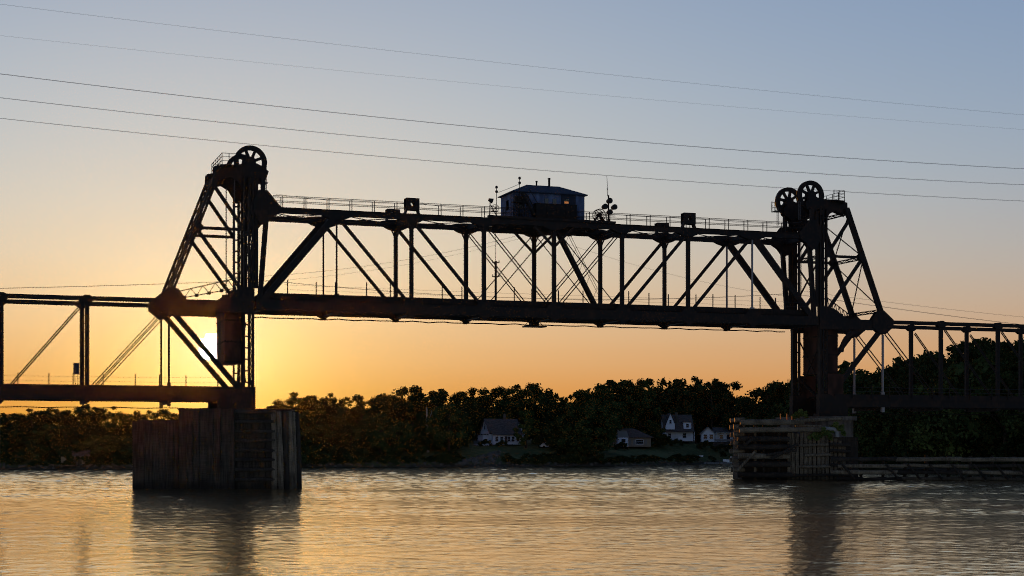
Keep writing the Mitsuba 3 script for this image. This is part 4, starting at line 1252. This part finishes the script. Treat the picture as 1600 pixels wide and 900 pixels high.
# ------------------------------------------------------------------ trees
def crown_mesh(seed, rx, rz, clumps, per, leaf, base=0.12, open_=0.0):
    """leaf-sized faces in uneven clumps through a crown standing on z=0, 2*rz high"""
    r = np.random.default_rng(seed)
    cs = []
    while len(cs) < clumps:
        p = r.uniform(-1, 1, 3)
        q = np.linalg.norm(p)
        if q > 1 or (q < .45 and r.random() < .75):
            continue
        u = (p[2] + 1) / 2
        if u < base * r.uniform(0.2, 1.4):
            continue
        wid = (0.62 + .55 * math.sin(math.pi * min(1, u * .85 + .12)))
        cs.append((p[0] * rx * wid, p[1] * rx * wid, rz + p[2] * rz, r.uniform(.6, 1.35)))
    v, f = [], []
    for cx, cy, cz, s in cs:
        n = int(per * s)
        rad = s * rx * .30
        d = r.normal(0, 1, (n, 3))
        d /= np.linalg.norm(d, axis=1, keepdims=True)
        c = np.array([cx, cy, cz]) + d * (rad * r.uniform(.25, 1.0, (n, 1)) ** .6) * [1, 1, .72]
        a = r.normal(0, 1, (n, 3)) + d * .3
        a /= np.linalg.norm(a, axis=1, keepdims=True)
        b = np.cross(a, r.normal(0, 1, (n, 3)))
        b /= np.linalg.norm(b, axis=1, keepdims=True)
        L = leaf * r.uniform(.6, 1.35, (n, 1))
        m = n // 5                                  # denser sprays of foliage inside the clump
        c[:m] = np.array([cx, cy, cz]) + (c[:m] - [cx, cy, cz]) * .62
        L[:m] *= 2.3
        k = len(v)
        quad = np.stack([c - a * L * .5, c + b * L * .32, c + a * L * .5, c - b * L * .32], 1)
        v.append(quad.reshape(-1, 3))
    v = np.vstack(v)
    i = np.arange(len(v) // 4) * 4
    f = np.vstack([np.stack([i, i + 1, i + 2], 1), np.stack([i, i + 2, i + 3], 1)])
    return trimesh.Trimesh(v, f, process=False), cs


def trunk_mesh(seed, h, r0, cs, limbs=9):
    r = np.random.default_rng(seed + 99)
    b = MB()
    bend = r.normal(0, .25, 2)
    top = (bend[0], bend[1], h * .78)
    b.tube([(0, 0, -.8), (bend[0] * .2, bend[1] * .2, h * .25), (bend[0] * .6, bend[1] * .6, h * .52), top], [r0 * 1.25, r0, r0 * .7, r0 * .22], 7)
    for cx, cy, cz, s in cs[:limbs]:
        z0 = max(h * .2, min(h * .62, cz - abs(cx) * .6 - abs(cy) * .4))
        a = np.array([bend[0] * .4, bend[1] * .4, z0])
        e = np.array([cx, cy, cz])
        b.tube([a, a + (e - a) * .5 + [0, 0, .3], e], [r0 * .42, r0 * .26, .05], 5)
    return b.mesh()


TREE_LIB = []
for sd, (rx, rz, cl, per, lf, base) in enumerate(((4.6, 6.6, 50, 74, .52, .10), (5.6, 6.8, 60, 74, .55, .12), (4.0, 8.0, 50, 74, .50, .08), (6.4, 6.2, 66, 74, .56, .12), (3.4, 6.4, 36, 74, .48, .06), (5.0, 7.6, 46, 74, .54, .16), (4.6, 5.2, 46, 74, .50, .04), (5.4, 8.2, 58, 74, .55, .18), (5.6, 7.4, 24, 150, .55, .2), (2.9, 8.4, 34, 84, .46, .05), (6.2, 7.6, 30, 140, .58, .25))):
    cm, cs = crown_mesh(100 + sd, rx, rz, cl, per, lf, base)
    hh = cm.vertices[:, 2].max()
    TREE_LIB.append((mikit.ply(cm, LEAF[0], False), mikit.ply(trunk_mesh(sd, hh, .30, cs), BARK, True), hh, rx))


def tree(x, y, top, label, group=None, var=None, leafy=0, wide=1.0, name='broadleaf_tree', zg=None, r=None):
    r = r or rng
    var = int(r.integers(0, len(TREE_LIB))) if var is None else var
    cp, tp, hh, rx = TREE_LIB[var]
    zg = H(x, y) if zg is None else zg
    s = max(1.5, top - zg) / hh
    w = s ** .5 * wide
    k = thing(name, label, 'tree', group)
    M = T().translate([x, y, zg]).rotate([0, 0, 1], float(r.uniform(0, 360))).scale([w, w, s])
    scene[key_of(k, 'crown')] = {**cp, 'bsdf': {'type': 'ref', 'id': LEAF[leafy]}, 'to_world': M}
    scene[key_of(k, 'trunk')] = {**tp, 'to_world': M}
    return k


def sky_y(x):
    """the tree line of the photograph: height above the water per bearing (tangent), for trees of the far bank"""
    X = [-60, 0, 40, 85, 100, 130, 150, 190, 215, 300, 420, 440, 455, 480, 505, 530, 560, 600, 620, 640, 662, 682, 705, 735, 760, 790, 820, 842, 868, 888, 905, 922, 942, 980, 1012, 1040, 1060, 1080, 1100, 1128, 1143, 1157, 1166, 1182, 1200, 1216, 1240, 1280, 1310, 1335, 1352, 1372, 1392, 1420, 1450, 1480, 1500, 1530, 1560, 1640, 1760]
    Yv = [652, 656, 646, 638, 645, 636, 641, 646, 640, 640, 634, 628, 615, 610, 613, 619, 616, 613, 605, 597, 594, 606, 611, 607, 600, 603, 597, 597, 608, 615, 610, 602, 594, 592, 592, 588, 585, 591, 588, 587, 600, 632, 632, 606, 596, 588, 576, 568, 562, 571, 576, 576, 564, 553, 556, 547, 530, 526, 526, 520, 515]
    return float(np.interp(x, X, Yv))


def far_y(x):
    bx = (x - 800) / 2506.0
    ys_ = np.linspace(200, 520, 641)
    d = shore_dist(bx * ys_, ys_)
    on = np.nonzero(d > 0)[0]
    return float(ys_[on[0]]) if len(on) else 400.0


TR = np.random.default_rng(31)
groups = [(-200, 212, 'dark broadleaf tree on the far bank left of the left pier', 'trees on the far bank left of the left pier'),
          (212, 470, 'broadleaf tree on the far bank hidden behind the left pier', 'trees behind the left pier'),
          (470, 735, 'dark broadleaf tree in the dense wood between the left pier and the farmhouse', 'trees between the left pier and the farmhouse'),
          (735, 950, 'tall dark tree in the wood behind the white farmhouse', 'trees behind the farmhouse'),
          (950, 1160, 'tall dark tree rising behind the ranch house, cottage and bungalow', 'trees behind the three right houses'),
          (1160, 1330, 'tree on the right bank behind the right lift tower', 'trees behind the right tower'),
          (1330, 2000, 'leafy tree on the right bank behind the right approach span', 'trees behind the right approach span')]


def group_of(x, rank):
    l, g = next(((l, g) for a, c, l, g in groups if a <= x < c), groups[-1][2:])
    if rank != 'skyline':
        l = l.replace('tall ', '').replace(' rising', '')
    return f'{rank} {l}', f'{rank} {g}'


HOUSES = [(742, 818, 418), (948, 1020, 440), (1030, 1085, 455), (1088, 1152, 458)]
x = -120.0
while x < 1760:                                # the trees that make the skyline
    Y = far_y(x) + TR.uniform(20, 44)
    ty = sky_y(x) + (TR.uniform(-3, 9) if x > 230 else TR.uniform(-12, 0))
    for a, c, hy in HOUSES:
        if a - 22 < x < c + 22:
            Y = max(Y, hy + TR.uniform(13, 26))
    wx_ = (x - 800) * Y / 2506
    l, g = group_of(x, 'skyline')
    tree(wx_, Y, EYE + (698 - ty) * Y / 2506, l, g, leafy=int(TR.random() < .35), wide=TR.uniform(.95, 1.25), r=TR)
    x += TR.uniform(15, 27)
x = -130.0
while x < 1760:                                # a second rank further back, filling between
    Y = far_y(x) + TR.uniform(50, 76)
    ty = sky_y(x) + TR.uniform(6, 26)
    l, g = group_of(x, 'second-row')
    tree((x - 800) * Y / 2506, Y, EYE + (698 - ty) * Y / 2506, l, g, wide=TR.uniform(1.1, 1.4), r=TR)
    x += TR.uniform(18, 29)
x = -120.0
while x < 1760:                                # lower trees in front, down to the bank
    if any(a - 34 < x < c + 30 for a, c, _ in HOUSES) or 715 < x < 745 or 825 < x < 880:
        x += 9
        continue
    Y = far_y(x) + TR.uniform(5, 17)
    top = sky_y(x) + TR.uniform(18, 55) if x < 1158 else sky_y(x) + TR.uniform(15, 70)
    l, g = group_of(x, 'front-row')
    tree((x - 800) * Y / 2506, Y, max(7.5, EYE + (698 - top) * Y / 2506), l, g, var=int(TR.choice([0, 3, 4, 6, 1])), leafy=int(TR.choice([0, 1, 1, 2], p=[.3, .35, .25, .1])), wide=TR.uniform(1.0, 1.35), r=TR)
    x += TR.uniform(17, 30)
for px_, ty, Y, lf, var, wd, lab in ((914, 622, 409, 1, 3, 1.15, 'broad rounded lighter green tree standing left of the ranch house'), (884, 645, 406, 0, 6, 1.0, 'lower dark tree at the left foot of the broad rounded tree'),
                                     (822, 641, 409, 2, 4, .95, 'slender lighter green tree standing right in front of the farmhouse'), (846, 660, 413, 1, 6, .8, 'small round tree right of the slender tree by the farmhouse'),
                                     (1024, 658, 444, 1, 6, .8, 'round bushy tree between the ranch house and the cottage'), (716, 640, 402, 0, 0, 1.1, 'dark tree at the left corner of the farmhouse lawn'),
                                     (1176, 640, 486, 1, 6, 1.0, 'low bushy tree in the gap left of the right tower')):
    tree((px_ - 800) * Y / 2506, Y, EYE + (698 - ty) * Y / 2506, lab, None, var, lf, wd, r=TR)
bt_ = thing('bare_trunk', 'tall bare pale trunk standing at the edge of the wood', 'tree')
tx, ty_ = (668 - 800) * 396 / 2506, 396.0
g0 = H(tx, ty_)
MB().tube([(tx + .1, ty_, g0 - .5), (tx + .25, ty_, 7), (tx - .1, ty_, 11), (tx - .2, ty_, 14.5)], [.30, .26, .22, .12], 8).build('trunk', PALEBARK, bt_, smooth=True)
MB().tube([(tx, ty_, 11), (tx + .8, ty_, 12.6), (tx + 1.1, ty_ + .3, 13.9)], [.12, .08, .03], 6).tube([(tx, ty_, 9.4), (tx - .7, ty_, 10.6)], [.09, .03], 6).build('limb', PALEBARK, bt_)

# bushes along the banks
bm, bcs = crown_mesh(777, 1.5, 1.25, 16, 46, .40, 0.0)
bush_ply = mikit.ply(bm, LEAF[0], False)
bx = -150.0
BR = np.random.default_rng(44)
k_u = thing('undergrowth', 'dense dark undergrowth along the foot of the far wooded bank', None, kind='stuff')
acc = []
for q in range(430):
    px_ = BR.uniform(-130, 1750)
    y0 = far_y(px_)
    inhouse = any(a - 4 < px_ < c + 4 for a, c, _ in HOUSES) or 720 < px_ < 880
    Y = y0 + (BR.uniform(.3, 6) if inhouse else BR.uniform(.3, 26))
    X = (px_ - 800) * Y / 2506
    if -15 < X < -1.5 and Y < 402:
        continue
    s = BR.uniform(.25, .5) if inhouse else BR.uniform(.8, 2.0)
    m = bm.copy()
    m.apply_transform(trimesh.transformations.rotation_matrix(BR.uniform(0, 6.28), [0, 0, 1]))
    m.vertices *= [s * 1.2, s * 1.2, s]
    m.apply_translation((X, Y, H(X, Y) - .15))
    acc.append(m)
for q in range(420):                           # low growth right down to the water
    px_ = BR.uniform(-130, 1600)
    Y = far_y(px_) + abs(BR.normal(0, 3.2)) + .2
    X = (px_ - 800) * Y / 2506
    if -12 < X < -2 or 50 < X < 64:
        continue
    s = BR.uniform(.25, .62)
    m = bm.copy()
    m.apply_transform(trimesh.transformations.rotation_matrix(BR.uniform(0, 6.28), [0, 0, 1]))
    m.vertices *= [s * 1.8, s * 1.4, s]
    m.apply_translation((X, Y, max(H(X, Y), 0.05) - .1))
    acc.append(m)
single(k_u, trimesh.util.concatenate(acc), LEAF[0])
for X, Y, z, s, lab in ((42.2, YF + .9, 8.3, .75, 'small green bush growing on top of the timber crib'), (45.4, YF + .2, 5.4, .85, 'bush hanging over the front of the timber crib'), (44.0, YF + .25, 5.6, .5, 'yellowish small bush among the crib planks'), (47.3, YF + .5, 6.0, .9, 'bush on the right end of the timber crib')):
    k = thing('bush', lab, 'bush')
    scene[k] = {**bush_ply, 'bsdf': {'type': 'ref', 'id': LEAF[2]}, 'to_world': T().translate([X, Y, z]).scale([s, s * .6, s])}
for px_, Y, s, lab in ((760, 408, .8, 'low hedge bush on the lawn in front of the farmhouse'), (786, 409, .7, 'second low bush in front of the farmhouse wall'), (972, 431, .9, 'dark bush under the ranch house window'), (1058, 447, .9, 'dark bush in front of the cottage wall'), (1105, 449, 1.1, 'thick bush on the slope below the bungalow'), (1128, 449, .9, 'bush on the slope right below the bungalow porch')):
    X = (px_ - 800) * Y / 2506
    k = thing('bush', lab, 'bush')
    scene[k] = {**bush_ply, 'bsdf': {'type': 'ref', 'id': LEAF[0]}, 'to_world': T().translate([X, Y, H(X, Y) - .1]).scale([s * 1.3, s, s])}
